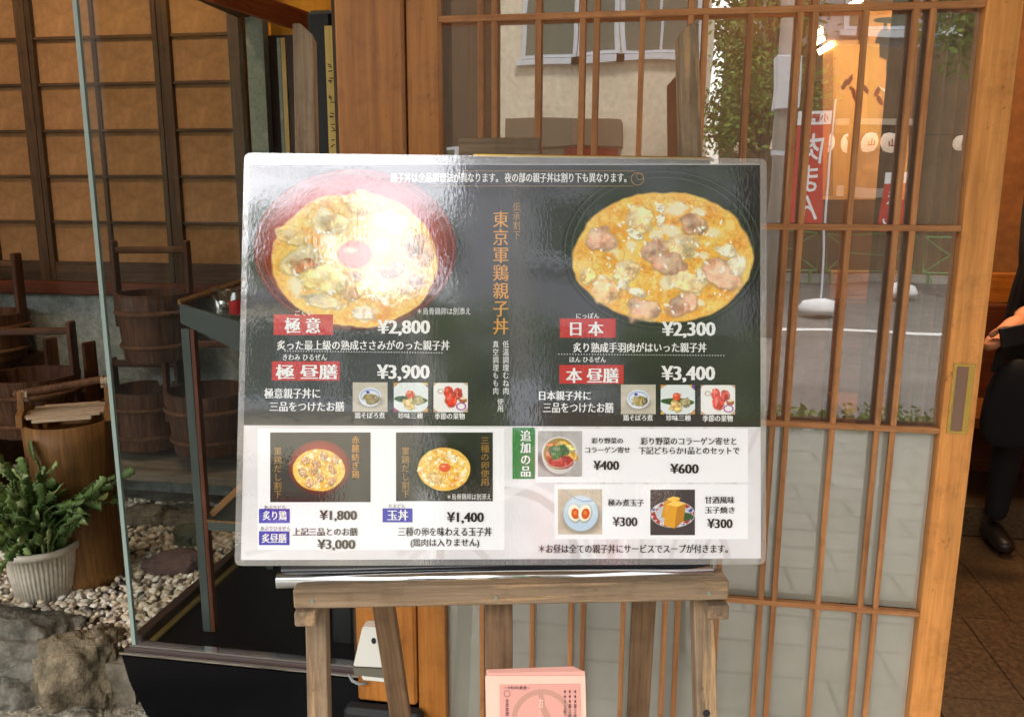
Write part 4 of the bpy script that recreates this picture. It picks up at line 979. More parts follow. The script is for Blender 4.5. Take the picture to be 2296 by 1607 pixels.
# --- lower background with the ghosted bicycle print
def sheetx(x, y, side):  # left / right edge of the sheet at height y
    t_ = (y-368)/(1253-368)
    return 560+(540-560)*t_ if side < 0 else 1704+2*t_
class SheetCanvas(Canvas):
    def build(s, *a, **k):
        return super().build(*a, **k)
def warp(px, py):
    """px measured on a rectangle 545..1705; follow the sheet's slanted left edge"""
    l = sheetx(0, py, -1); r = sheetx(0, py, 1); t_ = (px-545)/(1705-545); return pl(l+(r-l)*t_, py)
cv = Canvas(545, 952, 1705, 1252, .42, (226, 224, 226))
n = fbm(cv.X*.012, cv.Y*.012, 5); cv.C += ((n-.5)*26)[..., None]
def ring(cx, cy, r, w_, c, st=.6):
    d = np.abs(np.hypot(cv.X-cx, cv.Y-cy)-r); cv.mix(np.clip((w_-d)/2+.5, 0, 1)*st, c)
def line(x0, y0, x1, y1, w_, c, st=.5):
    dx, dy = x1-x0, y1-y0; L_ = math.hypot(dx, dy); t_ = np.clip(((cv.X-x0)*dx+(cv.Y-y0)*dy)/L_**2, 0, 1); d = np.hypot(cv.X-x0-t_*dx, cv.Y-y0-t_*dy); cv.mix(np.clip((w_-d)/2+.5, 0, 1)*st, c)
ring(1140, 1250, 150, 9, (196, 188, 186)); ring(1140, 1250, 168, 6, (240, 240, 242)); ring(1500, 1260, 130, 8, (200, 192, 192)); ring(1010, 1310, 100, 8, (200, 194, 192))
for k in range(9): line(1300+k*34, 1250, 1220+k*60, 960, 5, (246, 246, 248) if k % 2 else (204, 196, 196), .5)
line(1130, 1110, 1260, 1040, 10, (244, 244, 246)); line(900, 1240, 1010, 1180, 8, (206, 200, 200)); line(560, 1240, 700, 1210, 6, (210, 204, 204))
cv.build('ghost_print', poster, warp, L1*.5, M_PRINT)
# --- black upper field
cv = Canvas(545, 370, 1705, 953, .5, (46, 47, 46))
n = fbm(cv.X*.006, cv.Y*.008, 9, 5); cv.C = cv.C*(.7+.6*n)[..., None]
g_ = np.clip((cv.X-1080)/500, 0, 1)[..., None]; cv.C = cv.C*(1-.25*g_)
def slope(px): return 950+(px-545)/1160*5
cv.build('black_field', poster, lambda x, y: warp(x, y if y < 940 else y+(x-545)/1160*4), L1, M_PRINT)

def bowl(cx, cy, Rx, Ry, ex_, ey_, erx, ery, rimc, seed, pieces, res=1.7, yolk=None, rim2=None, base=(236, 164, 52), clipx=None, whites=34, name='bowl_print'):
    x1 = min(cx+Rx+4, clipx or 1e9)
    c = Canvas(cx-Rx-4, cy-Ry-4, x1, cy+Ry+4, res, (0, 0, 0))
    nbg = fbm(c.X*.006, c.Y*.008, 9, 5)[..., None]; c.C = np.array((46, 47, 46.))*(.7+.6*nbg)*(1-.25*np.clip((c.X-1080)/500, 0, 1)[..., None])
    m_, r_ = c.ell(cx, cy, Rx, Ry, rimc, .02)
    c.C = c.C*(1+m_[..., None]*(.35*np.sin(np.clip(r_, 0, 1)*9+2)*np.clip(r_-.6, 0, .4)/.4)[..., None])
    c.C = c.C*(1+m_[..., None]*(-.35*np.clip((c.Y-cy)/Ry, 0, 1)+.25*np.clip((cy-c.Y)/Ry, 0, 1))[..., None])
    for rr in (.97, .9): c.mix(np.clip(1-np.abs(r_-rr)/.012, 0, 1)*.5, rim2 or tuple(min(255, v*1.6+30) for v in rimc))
    rs = np.random.RandomState(seed)
    m_, r_ = c.ell(ex_, ey_, erx, ery, base, .03, .045, seed, .018)
    f1 = fbm(c.X*.03+3, c.Y*.035, seed+1, 5); f2 = fbm(c.X*.09, c.Y*.09+7, seed+2, 4); f3 = fbm(c.X*.25, c.Y*.25, seed+3, 3)
    keep = c.C.copy()
    c.mix(np.clip((f1-.5)*5, 0, 1)*m_*.8, (255, 222, 122)); c.mix(np.clip((.46-f1)*6, 0, 1)*m_*.7, (240, 156, 54)); c.mix(np.clip((f2-.6)*6, 0, 1)*m_*.6, (255, 238, 170)); c.mix(np.clip((.38-f2)*6, 0, 1)*m_*.4, (216, 130, 40))
    c.C = c.C*(1+m_[..., None]*((f3-.5)*.2)[..., None])
    for k in range(whites):
        a = rs.uniform(0, 6.28); q = math.sqrt(rs.rand())*.92; x, y = ex_+erx*q*math.cos(a), ey_+ery*q*math.sin(a); s_ = rs.uniform(.02, .085)*erx
        o = c.sub(x, y, s_*3.5+2)
        o.ell(x, y, s_*rs.uniform(.8, 1.8), s_, (252, 238, 196) if rs.rand() < .6 else (255, 220, 130), .6, .3, k, .12, rs.uniform(0, 3)); c.put(o)
    for k, (x, y, rx, ry, col, rot) in enumerate(pieces): c.piece(x, y, rx, ry, col, seed+k*3+7, .25, rot)
    for k in range(90):
        a = rs.uniform(0, 6.28); q = math.sqrt(rs.rand())*.88; x, y = ex_+erx*q*math.cos(a), ey_+ery*q*math.sin(a); s_ = rs.uniform(.004, .014)*erx+.4
        o = c.sub(x, y, s_*5+2); o.ell(x, y, s_*rs.uniform(1, 2.6), s_, (255, 252, 238), .8, .2, k, .2, rs.uniform(0, 3)); c.put(o)
    for k in range(26):
        a = rs.uniform(0, 6.28); q = math.sqrt(rs.rand())*.85; x, y = ex_+erx*q*math.cos(a), ey_+ery*q*math.sin(a); R_ = rs.uniform(.08, .2)*erx
        o = c.sub(x, y, R_*1.3+3)
        d_ = np.abs(np.hypot(o.X-x, (o.Y-y)*rs.uniform(1, 1.6))-R_); an = np.arctan2(o.Y-y, o.X-x); o.mix(np.clip(1-d_/1.1, 0, 1)*(np.cos(an-rs.uniform(0, 6.28)) > .3)*m_[o.sl]*.5, (255, 226, 140) if k % 2 else (196, 104, 30)); c.put(o)
    if yolk:
        c.ell(yolk[0], yolk[1], yolk[2]*1.08, yolk[3]*1.1, (206, 90, 40), .2); c.ell(yolk[0], yolk[1], yolk[2], yolk[3], (236, 92, 52), .08, .06, 3); c.ell(yolk[0]-yolk[2]*.25, yolk[1]-yolk[3]*.35, yolk[2]*.4, yolk[3]*.25, (250, 170, 130), .8)
    edge = np.clip(1-np.abs(r_-.97)/.05, 0, 1); c.mix(edge*.4, (248, 206, 96))
    return c
z3 = lambda x, y: ((1850+.4573*x)/SC, (550+.4573*y)/SC)
PK = (222, 172, 146); CRM = (255, 224, 168); WH = (254, 240, 206)
pcs = []
for (x, y, rx, ry, c, r) in [(1180, 590, 105, 100, CRM, .3), (1070, 1000, 95, 85, CRM, 0), (920, 1180, 115, 95, (240, 196, 140), .2), (1590, 1090, 150, 80, CRM, .2), (880, 750, 112, 92, PK, .2), (1310, 850, 105, 80, PK, -.4), (1550, 810, 118, 100, CRM, .2), (1415, 960, 130, 85, (214, 160, 136), .1), (1620, 640, 115, 78, (214, 164, 130), .1), (1860, 1040, 150, 92, PK, .45), (1230, 1330, 130, 90, PK, -.1), (1530, 1290, 120, 80, PK, -.4), (1170, 720, 60, 36, WH, .4), (1360, 500, 38, 34, WH, 0), (1362, 600, 30, 50, WH, .2), (1060, 1120, 45, 38, WH, .2), (1690, 1050, 34, 60, WH, -.5), (1170, 1190, 70, 32, WH, .3), (1990, 960, 90, 70, WH, .8), (760, 1050, 68, 62, (252, 226, 150), .1), (1900, 850, 90, 50, WH, .1)]:
    a_, b_ = z3(x, y); pcs.append((a_, b_, rx*.274, ry*.274, c, r))
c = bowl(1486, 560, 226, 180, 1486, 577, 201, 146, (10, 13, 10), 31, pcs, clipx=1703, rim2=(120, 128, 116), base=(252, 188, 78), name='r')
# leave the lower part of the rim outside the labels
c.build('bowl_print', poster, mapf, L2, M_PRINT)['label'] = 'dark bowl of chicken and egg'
z1 = lambda x, y: ((900+.4355*x)/SC, (550+.4355*y)/SC)
pcs = []
for (x, y, rx, ry, c_, r) in [(1060, 480, 150, 90, (236, 190, 120), 0), (430, 760, 120, 60, (244, 206, 130), .3), (760, 640, 160, 90, (248, 226, 160), .1), (530, 980, 170, 110, (238, 216, 160), -.2), (560, 1010, 90, 60, (196, 128, 84), -.2), (1540, 860, 110, 130, (216, 166, 120), -.5), (1440, 1130, 150, 130, (236, 190, 110), .3), (1300, 1060, 100, 50, (176, 110, 66), -.3), (1500, 1150, 70, 50, (190, 124, 80), 0), (950, 1190, 110, 120, (206, 156, 96), .3), (720, 1130, 160, 110, (246, 226, 150), .2), (1130, 1200, 110, 90, (248, 214, 120), .2), (1060, 1420, 90, 60, WH, 0), (700, 1330, 150, 60, (246, 230, 180), .2), (1210, 830, 70, 45, WH, 0), (1290, 640, 120, 70, WH, .2)]:
    a_, b_ = z1(x, y); pcs.append((a_, b_, rx*.261, ry*.261, c_, r))
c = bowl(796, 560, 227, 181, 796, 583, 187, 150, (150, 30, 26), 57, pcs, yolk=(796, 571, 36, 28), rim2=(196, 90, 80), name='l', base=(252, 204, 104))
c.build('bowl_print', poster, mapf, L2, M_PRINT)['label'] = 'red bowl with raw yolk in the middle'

# white info panels
quad_on('info_panel', rect_px(578, 960, 1131, 1232), I_PANEL, L1)
quad_on('info_panel', rect_px(1201, 961, 1677, 1081), I_PANEL, L1)
quad_on('info_panel', rect_px(1243, 1085, 1677, 1208), I_PANEL, L1)
# coloured labels
for (x0, y0, x1, y1) in ((614, 705, 747, 751), (610, 810, 762, 853), (1255, 714, 1380, 757), (1254, 818, 1398, 860)):
    quad_on('red_label', rect_px(x0, y0, x1, y1), I_RED, L3)
for (x0, y0, x1, y1) in ((581, 1140, 650, 1172), (581, 1190, 649, 1221), (858, 1139, 925, 1170)):
    quad_on('blue_label', rect_px(x0, y0, x1, y1), I_BLUE, L3)
quad_on('green_label', rect_px(1149, 958, 1199, 1073), I_GREEN, L3)
def T(s, bx, mat=I_WT, **k): return text_on(s, bx, mat, poster, mapf, L5, **k)
T('親子丼は全品調理法が異なります。 夜の部の親子丼は割り下も異なります。', (876, 388, 1404, 410))
T('ごくい', (662, 696, 702, 708), mincho=.015)
T('極 意', (640, 712, 718, 747), mincho=.035)
T('¥2,800', (848, 717, 963, 753), mincho=.045)
T('＊烏骨鶏卵は別添え', (936, 690, 1055, 706), mincho=0)
T('炙った最上級の熟成ささみがのった親子丼', (622, 763, 1008, 785))
T('きわみ ひるぜん', (635, 794, 733, 808), mincho=.015)
T('極 昼膳', (620, 817, 756, 850), mincho=.035)
T('¥3,900', (847, 817, 962, 854), mincho=.045)
T('極意親子丼に', (594, 870, 718, 893)); T('三品をつけたお膳', (606, 900, 772, 922))
T('鶏そぼろ煮', (796, 924, 863, 938)); T('珍味三種', (893, 925, 948, 938)); T('季節の果物', (975, 925, 1042, 940))
T('伝承割下', (1150, 455, 1166, 537), I_GOLD2, vertical=True, mincho=0)
T('東京軍鶏親子丼', (1106, 474, 1140, 750), I_GOLD, vertical=True, mincho=.015)
T('低温調理むね肉', (1127, 764, 1141, 884), vertical=True, mincho=0); T('真空調理もも肉', (1105, 764, 1118, 884), vertical=True, mincho=0); T('使用', (1115, 893, 1129, 923), vertical=True, mincho=0)
T('にっぽん', (1292, 702, 1343, 714), mincho=.015); T('日 本', (1279, 721, 1352, 753), mincho=.035); T('¥2,300', (1485, 721, 1602, 758), mincho=.045)
T('炙り熟成手羽肉がはいった親子丼', (1285, 768, 1583, 790)); T('ほん ひるぜん', (1277, 800, 1358, 812), mincho=.015)
T('本 昼膳', (1270, 825, 1386, 858), mincho=.035); T('¥3,400', (1484, 820, 1601, 857), mincho=.045)
T('日本親子丼に', (1209, 876, 1324, 897)); T('三品をつけたお膳', (1218, 902, 1375, 925))
T('鶏そぼろ煮', (1397, 929, 1463, 943)); T('珍味三種', (1493, 930, 1548, 943)); T('季節の果物', (1575, 930, 1642, 945))
T('追加の品', (1167, 964, 1190, 1068), vertical=True, mincho=.03)
K = dict(mat=I_BLACK)
T('彩り野菜の', (1326, 981, 1396, 994), **K); T('コラーゲン寄せ', (1312, 1001, 1412, 1015), **K); T('¥400', (1331, 1032, 1387, 1053), mincho=.04, **K)
T('彩り野菜のコラーゲン寄せと', (1436, 980, 1650, 997), **K); T('下記どちらか1品とのセットで', (1432, 1001, 1657, 1018), **K); T('¥600', (1503, 1039, 1565, 1061), mincho=.04, **K)
T('極み煮玉子', (1363, 1118, 1443, 1134), **K); T('¥300', (1374, 1158, 1428, 1179), mincho=.04, **K)
T('甘酒風味', (1580, 1112, 1646, 1128), **K); T('玉子焼き', (1580, 1135, 1646, 1150), **K); T('¥300', (1586, 1162, 1641, 1183), mincho=.04, **K)
T('＊お昼は全ての親子丼にサービスでスープが付きます。', (1208, 1219, 1631, 1239), **K)
T('あぶりどり', (593, 1132, 640, 1141), mincho=0, **K); T('炙り鶏', (590, 1144, 643, 1165), mincho=.03); T('¥1,800', (718, 1143, 800, 1168), mincho=.04, **K)
T('あぶりひるぜん', (585, 1179, 652, 1188), mincho=0, **K); T('炙昼膳', (588, 1195, 643, 1216), mincho=.03); T('上記三品とのお膳', (657, 1182, 802, 1200), **K); T('¥3,000', (713, 1208, 796, 1233), mincho=.04, **K)
T('たまどん', (872, 1129, 909, 1138), mincho=0, **K); T('玉丼', (869, 1142, 915, 1166), mincho=.03); T('¥1,400', (1003, 1147, 1084, 1173), mincho=.04, **K)
T('三種の卵を味わえる玉子丼', (893, 1181, 1102, 1201), **K); T('(鶏肉は入りません)', (921, 1206, 1074, 1227), **K)
# dotted rules
for (x0, x1, y0, y1) in ((640, 991, 787, 791), (1253, 1622, 794, 797)):
    V = []; Fc = []
    for k in range(60):
        t_ = k/59; c = pl(x0+(x1-x0)*t_, y0+(y1-y0)*t_); b0 = len(V); r_ = .0009
        V += [(c[0]+r_*math.cos(a*math.pi/3), c[1]+r_*math.sin(a*math.pi/3), L5) for a in range(6)]; Fc.append(tuple(range(b0, b0+6)))
    me = bpy.data.meshes.new('dots'); me.from_pydata(V, [], Fc); link('dotted_rule', me, I_WT, poster, PM)['kind'] = 'stuff'
# gold heading lines and emblem
quad_on('gold_rule', rect_px(1030, 383.6, 1424, 384.8), I_GOLD2, L5); quad_on('gold_rule', rect_px(960, 417.5, 1420, 418.6), I_GOLD2, L5)
cc = pl(1429, 402)
for (r0, r1, ax, ay) in ((.0100, .0107, 0, 0), (.0052, .0057, .004, .004)):
    V = []; Fc = []
    for i in range(33):
        a = 2*math.pi*i/32; V += [(cc[0]+ax+r0*math.cos(a), cc[1]+ay+r0*math.sin(a), L5), (cc[0]+ax+r1*math.cos(a), cc[1]+ay+r1*math.sin(a), L5)]
        if i: Fc.append((2*i-2, 2*i-1, 2*i+1, 2*i))
    me = bpy.data.meshes.new('ring'); me.from_pydata(V, [], Fc); link('emblem', me, I_GOLD, poster, PM)
# small printed photographs
def side_photos(x0s, y):
    x0, y0 = x0s[0], y
    c = Canvas(x0, y0, x0+78, y0+66, 1.3, (198, 190, 172)); n = fbm(c.X*.03, c.Y*.06, 4); c.C += ((n-.5)*30)[..., None]
    c.ell(x0+40, y0+42, 27, 15, (150, 140, 130), .5); c.ell(x0+39, y0+33, 25, 21, (226, 232, 240), .06); c.ell(x0+39, y0+31, 22, 16, (150, 170, 210), .1); c.ell(x0+39, y0+32, 20, 14, (222, 228, 234), .1)
    c.ell(x0+34, y0+22, 4, 3, (40, 50, 150), .3); c.piece(x0+39, y0+36, 16, 11, (150, 132, 62), 3); c.piece(x0+52, y0+36, 5, 6, (90, 74, 40), 5)
    c.build('side_dish_print', poster, mapf, L2, M_PRINT)
    x0, y0 = x0s[1], y+.5
    c = Canvas(x0, y0, x0+77, y0+66, 1.3, (60, 60, 150)); n = fbm(c.X*.2, c.Y*.2, 7); c.mix((n > .55)*1., (220, 190, 60)); c.mix((n < .4)*1., (190, 40, 40))
    c.ell(x0, y0, 12, 7, (200, 150, 90), .1); c.ell(x0+77, y0+66, 12, 8, (200, 150, 90), .1)
    c.ell(x0+38, y0+33, 46, 38, (226, 234, 232), .05, .05, 3); c.ell(x0+38, y0+38, 37, 8, (50, 84, 36), .1, .1, 4, rot=.05)
    c.piece(x0+36, y0+26, 8, 8, (220, 80, 40), 2); c.piece(x0+33, y0+47, 12, 11, (232, 200, 120), 4); c.piece(x0+55, y0+38, 11, 9, (150, 144, 96), 6)
    c.build('side_dish_print', poster, mapf, L2, M_PRINT)
    x0, y0 = x0s[2], y+1
    c = Canvas(x0, y0, x0+77, y0+66, 1.3, (200, 170, 140)); c.ell(x0+38, y0+32, 48, 40, (240, 238, 234), .05, .04, 2)
    c.piece(x0+33, y0+20, 9, 12, (214, 34, 28), 2, .1); c.piece(x0+54, y0+23, 9, 12, (196, 26, 28), 3, .1); c.piece(x0+38, y0+39, 12, 14, (226, 40, 28), 4, .1)
    c.ell(x0+66, y0+39, 9, 7, (170, 96, 44), .1); c.ell(x0+66, y0+35, 7, 2.5, (240, 220, 190), .2)
    for (u, v, r_, col) in ((x0+62, y0+53, 10, (160, 60, 160)), (x0+16, y0+19, 6, (190, 180, 150))):
        d = np.abs(np.hypot((c.X-u), (c.Y-v)*1.3)-r_); c.mix(np.clip(1-(d-1)/1, 0, 1), col)
    c.build('side_dish_print', poster, mapf, L2, M_PRINT)
side_photos((791, 883, 972), 857); side_photos((1392, 1481, 1571), 862)
# two framed bowl photographs at the lower left
c = Canvas(606, 969, 831, 1125, 1.3, (38, 40, 38)); n = fbm(c.X*.02, c.Y*.03, 6); c.C *= (.75+.5*n)[..., None]
cc_ = bowl(717, 1048, 70, 62, 716, 1053, 58, 47, (124, 36, 22), 71, [(717+dx, 1050+dy, 10, 7, (206, 156, 110), .3*i) for i, (dx, dy) in enumerate([(-32, -18), (-8, -12), (-38, 8), (0, 18), (28, 2), (34, -20), (8, -30), (-22, 32), (26, 28), (-12, 2)])], 1.3, whites=40, base=(240, 184, 66))
c.build('framed_photo', poster, mapf, L2, M_PRINT)
def round_build(cc_, cx, cy, rx, ry, lift):
    # keep only the ellipse of the bowl
    inside = ((cc_.X-cx)/rx)**2+((cc_.Y-cy)/ry)**2 <= 1.02
    V = []; idx = -np.ones(cc_.X.shape, int); cols = []
    for j in range(cc_.X.shape[0]):
        for i in range(cc_.X.shape[1]):
            if inside[j, i]: idx[j, i] = len(V); q = mapf(cc_.X[j, i], cc_.Y[j, i]); V.append((q[0], q[1], lift)); cols.append(cc_.C[j, i])
    Fc = [(idx[j, i], idx[j+1, i], idx[j+1, i+1], idx[j, i+1]) for j in range(idx.shape[0]-1) for i in range(idx.shape[1]-1) if min(idx[j, i], idx[j+1, i], idx[j+1, i+1], idx[j, i+1]) >= 0]
    me = bpy.data.meshes.new('bowl'); me.from_pydata(V, [], Fc); C = np.clip(np.array(cols), 0, 255)/255; Lc = np.where(C <= .04045, C/12.92, ((C+.055)/1.055)**2.4)
    a = me.color_attributes.new('col', 'FLOAT_COLOR', 'POINT'); A = np.ones((len(V), 4), np.float32); A[:, :3] = Lc; a.data.foreach_set('color', A.ravel())
    return link('bowl_print', me, M_PRINT, poster, PM)
round_build(cc_, 717, 1048, 69, 61, L3)
c = Canvas(888, 969, 1105, 1123, 1.3, (32, 32, 33)); n = fbm(c.X*.02, c.Y*.03, 8); c.C *= (.75+.5*n)[..., None]; c.build('framed_photo', poster, mapf, L2, M_PRINT)
cc_ = bowl(996, 1047, 70, 60, 996, 1051, 60, 48, (14, 13, 12), 83, [(1010, 1022, 9, 5, WH, .2), (975, 1070, 16, 10, (240, 196, 120), .3), (1018, 1030, 7, 5, WH, 0)], 1.3, whites=70, base=(240, 182, 70), yolk=(997, 1048, 12, 9), rim2=(70, 66, 60))
round_build(cc_, 996, 1047, 69, 59, L3)
for s, bx in (('赤麓紡ぎ鶏', (789, 977, 806, 1071)), ('軍鶏だし割下', (615, 1003, 632, 1116)), ('三種の卵使用', (1078, 980, 1097, 1088)), ('軍鶏だし割下', (901, 1003, 918, 1115))): T(s, bx, I_GOLD2 if '赤' not in s else I_GOLD, vertical=True, mincho=0)
T('＊烏骨鶏卵は別添え', (1003, 1106, 1101, 1120), mincho=0)
# add-on photographs
c = Canvas(1206, 966, 1305, 1068, 1.3, (176, 172, 170)); n = fbm(c.X*.02+c.Y*.02, c.Y*.02-c.X*.05, 6); c.C += ((n-.5)*60)[..., None]; c.ell(1230, 1040, 40, 14, (120, 116, 112), .6, rot=.6)
c.ell(1254, 1020, 39, 42, (205, 206, 200), .05); c.ell(1254, 1017, 35, 35, (160, 130, 60), .08); 
for k, (x, y, rx, ry, cl2) in enumerate([(1238, 1000, 12, 8, (226, 120, 40)), (1262, 995, 14, 8, (240, 190, 60)), (1278, 1004, 10, 7, (226, 220, 140)), (1280, 1022, 12, 9, (240, 180, 50)), (1234, 1018, 10, 9, (220, 90, 40)), (1256, 1034, 26, 14, (176, 40, 34)), (1252, 1010, 20, 13, (40, 92, 36)), (1244, 1020, 10, 7, (56, 120, 44))]): c.piece(x, y, rx, ry, cl2, k+3)
r_ = np.abs(np.sqrt(((c.X-1254)/38)**2+((c.Y-1014)/34)**2)-1); c.mix(np.clip(1-r_/.05, 0, 1)*.7, (240, 240, 236)); c.build('side_dish_print', poster, mapf, L2, M_PRINT)
c = Canvas(1251, 1096, 1350, 1197, 1.3, (200, 188, 168)); n = fbm(c.X*.015, c.Y*.05, 6); c.C += ((n-.5)*40)[..., None]
c.ell(1306, 1160, 44, 36, (150, 140, 124), .4); c.ell(1302, 1150, 39, 40, (190, 214, 232), .04); c.ell(1302, 1142, 34, 29, (206, 224, 236), .1)
for (x, y, a) in ((1288, 1149, -.2), (1311, 1149, .2)): c.ell(x+1, y+2, 15, 20, (150, 150, 140), .3, rot=a); c.ell(x, y, 14, 19, (250, 244, 222), .06, rot=a); c.ell(x+2, y+2, 9, 12, (214, 86, 24), .1, rot=a); c.ell(x+1, y, 4, 5, (240, 130, 50), .7)
line_ = np.clip(1-np.abs(c.Y-1121-.3*(c.X-1300)+.01*(c.X-1300)**2)/1.2, 0, 1); c.mix(line_*(c.X < 1330)*.8, (60, 100, 190)); c.build('side_dish_print', poster, mapf, L2, M_PRINT)
c = Canvas(1458, 1097, 1558, 1199, 1.3, (56, 50, 54)); c.ell(1508, 1152, 50, 30, (216, 218, 222), .04); c.ell(1508, 1150, 42, 23, (190, 196, 204), .1); n = fbm(c.X*.12, c.Y*.12, 3)
e_ = np.sqrt(((c.X-1508)/50)**2+((c.Y-1152)/30)**2); c.mix(((n > .58) & (e_ > .75) & (e_ < .97))*1., (170, 50, 44)); c.mix(((n < .4) & (e_ > .75) & (e_ < .97))*1., (60, 74, 150)); c.ell(1528, 1158, 26, 10, (46, 84, 40), .1, .1)
def pg(pts, col):
    m_ = np.ones(c.X.shape, bool)
    for (xa, ya), (xb_, yb) in zip(pts, pts[1:]+pts[:1]): m_ &= ((xb_-xa)*(c.Y-ya)-(yb-ya)*(c.X-xa)) >= 0
    c.C[m_] = np.array(col)*(1+.0*c.X[m_][..., None])
pg([(1490, 1122), (1524, 1116), (1524, 1160), (1482, 1160)], (214, 150, 34)); pg([(1494, 1118), (1510, 1112), (1526, 1116), (1510, 1126)], (246, 196, 80)); pg([(1494, 1130), (1518, 1134), (1512, 1184), (1488, 1176)], (226, 160, 36)); pg([(1518, 1134), (1538, 1128), (1532, 1168), (1512, 1184)], (190, 126, 26)); pg([(1494, 1130), (1514, 1122), (1538, 1128), (1518, 1136)], (248, 204, 92))
c.build('side_dish_print', poster, mapf, L2, M_PRINT)

# lamination: clear border and glossy film over everything
film, nt_ = newmat('lamination_film')
tr = nt_.nodes.new('ShaderNodeBsdfTransparent'); gl = nt_.nodes.new('ShaderNodeBsdfGlossy'); gl.inputs['Roughness'].default_value = .045
tc = mapping(nt_, (1, .45, 1)); n1 = noise_n(nt_, tc, 190, 2); n2 = noise_n(nt_, mapping(nt_, (1, 1, 1)), 9, 2)
addn = nt_.nodes.new('ShaderNodeMath'); addn.operation = 'MULTIPLY_ADD'; nt_.links.new(n2.outputs[0], addn.inputs[0]); addn.inputs[1].default_value = 4.0; nt_.links.new(n1.outputs[0], addn.inputs[2])
nt_.links.new(bump(nt_, addn.outputs[0], 1, .00009), gl.inputs['Normal'])
tr.inputs[0].default_value = (.97, .97, .97, 1); gl.inputs[0].default_value = (.155, .155, .16, 1)
mx = nt_.nodes.new('ShaderNodeAddShader')
nt_.links.new(tr.outputs[0], mx.inputs[0]); nt_.links.new(gl.outputs[0], mx.inputs[1]); out(nt_, mx.outputs[0])
def rrect(pts, r, k=5):
    P2 = [Vector(pl(*p)) for p in pts]; res_ = []; n_ = len(P2)
    for i in range(n_):
        a, b_, c_ = P2[i-1], P2[i], P2[(i+1) % n_]; d1 = (a-b_).normalized(); d2 = (c_-b_).normalized()
        for j in range(k+1):
            t_ = j/k; q = (b_+d1*r)*(1-t_)**2+b_*2*t_*(1-t_)+(b_+d2*r)*t_**2; res_.append((q.x, q.y))
    return res_
OUT = [(549, 344), (1718, 357), (1716, 1264), (527, 1267)]
o_ = rrect(OUT, .012); me = bpy.data.meshes.new('film'); me.from_pydata([(x, y, 0) for x, y in o_], [], [tuple(range(len(o_)))[::-1]])
link('lamination_film', me, film, poster, PM @ Matrix.Translation((0, 0, .0035)))
# milky clear border, as a ring round the sheet
bmat, nt_ = newmat('clear_border'); tr = nt_.nodes.new('ShaderNodeBsdfTransparent'); df = nt_.nodes.new('ShaderNodeBsdfDiffuse'); df.inputs[0].default_value = (.75, .76, .77, 1)
gl = nt_.nodes.new('ShaderNodeBsdfGlossy'); gl.inputs['Roughness'].default_value = .15; nn = noise_n(nt_, mapping(nt_, (1, 1, 1)), 22, 3); nt_.links.new(bump(nt_, nn.outputs[0], 1, .002), gl.inputs['Normal'])
m1 = nt_.nodes.new('ShaderNodeMixShader'); m1.inputs[0].default_value = .24; nt_.links.new(tr.outputs[0], m1.inputs[1]); nt_.links.new(df.outputs[0], m1.inputs[2])
m2 = nt_.nodes.new('ShaderNodeMixShader'); m2.inputs[0].default_value = .07; nt_.links.new(m1.outputs[0], m2.inputs[1]); nt_.links.new(gl.outputs[0], m2.inputs[2]); out(nt_, m2.outputs[0])
ob = rrect(OUT, .012, 5); inn = rrect([(561, 369), (1703, 369), (1705, 1250), (541, 1254)], .0005, 5)
V = [(x, y, 0) for x, y in ob]+[(x, y, 0) for x, y in inn]; n_ = len(ob)
me = bpy.data.meshes.new('border'); me.from_pydata(V, [], [(i, (i+1) % n_, n_+(i+1) % n_, n_+i) for i in range(n_)])
link('clear_border', me, bmat, poster, PM @ Matrix.Translation((0, 0, .0025)))

# pink leaflets in front of the mast
LM = [ink('pink_paper', (240, 182, 166)), ink('pink_paper_light', (250, 200, 180))]
leaf = thing('leaflet_stack', 'stack of pink printed leaflets leaning on the easel mast', 'leaflets', W(.05, -.5, 0), rot=PRT)
NL = .03
def lquad(name, pts, mat, n, th_=0.0006):
    P2 = [pl(px, py, n) for px, py in pts]; return link(name, poly_prism(P2[::-1], th_), mat, leaf, PM @ Matrix.Translation((0, 0, n)))
for k in range(7):
    o1 = k*3.4
    lquad('sheet', [(1092+k*.6-(2 if k % 2 else 0), 1500+o1*.35), (1286+o1*1.25, 1493+o1*.55), (1290+o1*1.2, 1900), (1100, 1900)], LM[0], NL-.018+k*.0022)
lquad('sheet', [(1088, 1514), (1312, 1514), (1322, 1900), (1096, 1900)], LM[1], NL)
lquad('tinted_field', [(1120, 1534), (1301, 1532), (1306, 1900), (1124, 1900)], ink('dusky_pink', (226, 164, 150)), NL+.0012)
# emblem ring
c0 = pl(1215, 1612, NL); V = []; Fc = []
for i in range(41):
    a = 2*math.pi*i/40; V += [(c0[0]+.040*math.cos(a), c0[1]+.040*math.sin(a), 0), (c0[0]+.048*math.cos(a), c0[1]+.048*math.sin(a), 0)]
    if i: Fc.append((2*i-2, 2*i-1, 2*i+1, 2*i))
me = bpy.data.meshes.new('ring'); me.from_pydata(V, [], Fc); link('emblem', me, ink('mauve_brown', (200, 150, 132)), leaf, PM @ Matrix.Translation((0, 0, NL+.0016)))
me = bpy.data.meshes.new('stroke'); me.from_pydata([(c0[0]-.006, c0[1]+.041, 0), (c0[0]+.001, c0[1]+.041, 0), (c0[0]+.006, c0[1]+.02, 0), (c0[0]+.02, c0[1]-.005, 0), (c0[0]+.01, c0[1]-.01, 0), (c0[0]-.002, c0[1]+.015, 0)], [], [(0, 1, 2, 5), (5, 2, 3, 4)]); link('emblem', me, bpy.data.materials['mauve_brown'], leaf, PM @ Matrix.Translation((0, 0, NL+.0016)))
lf = lambda px, py: pl(px, py, NL)
I_PUR = ink('ink_purple', (66, 40, 70))
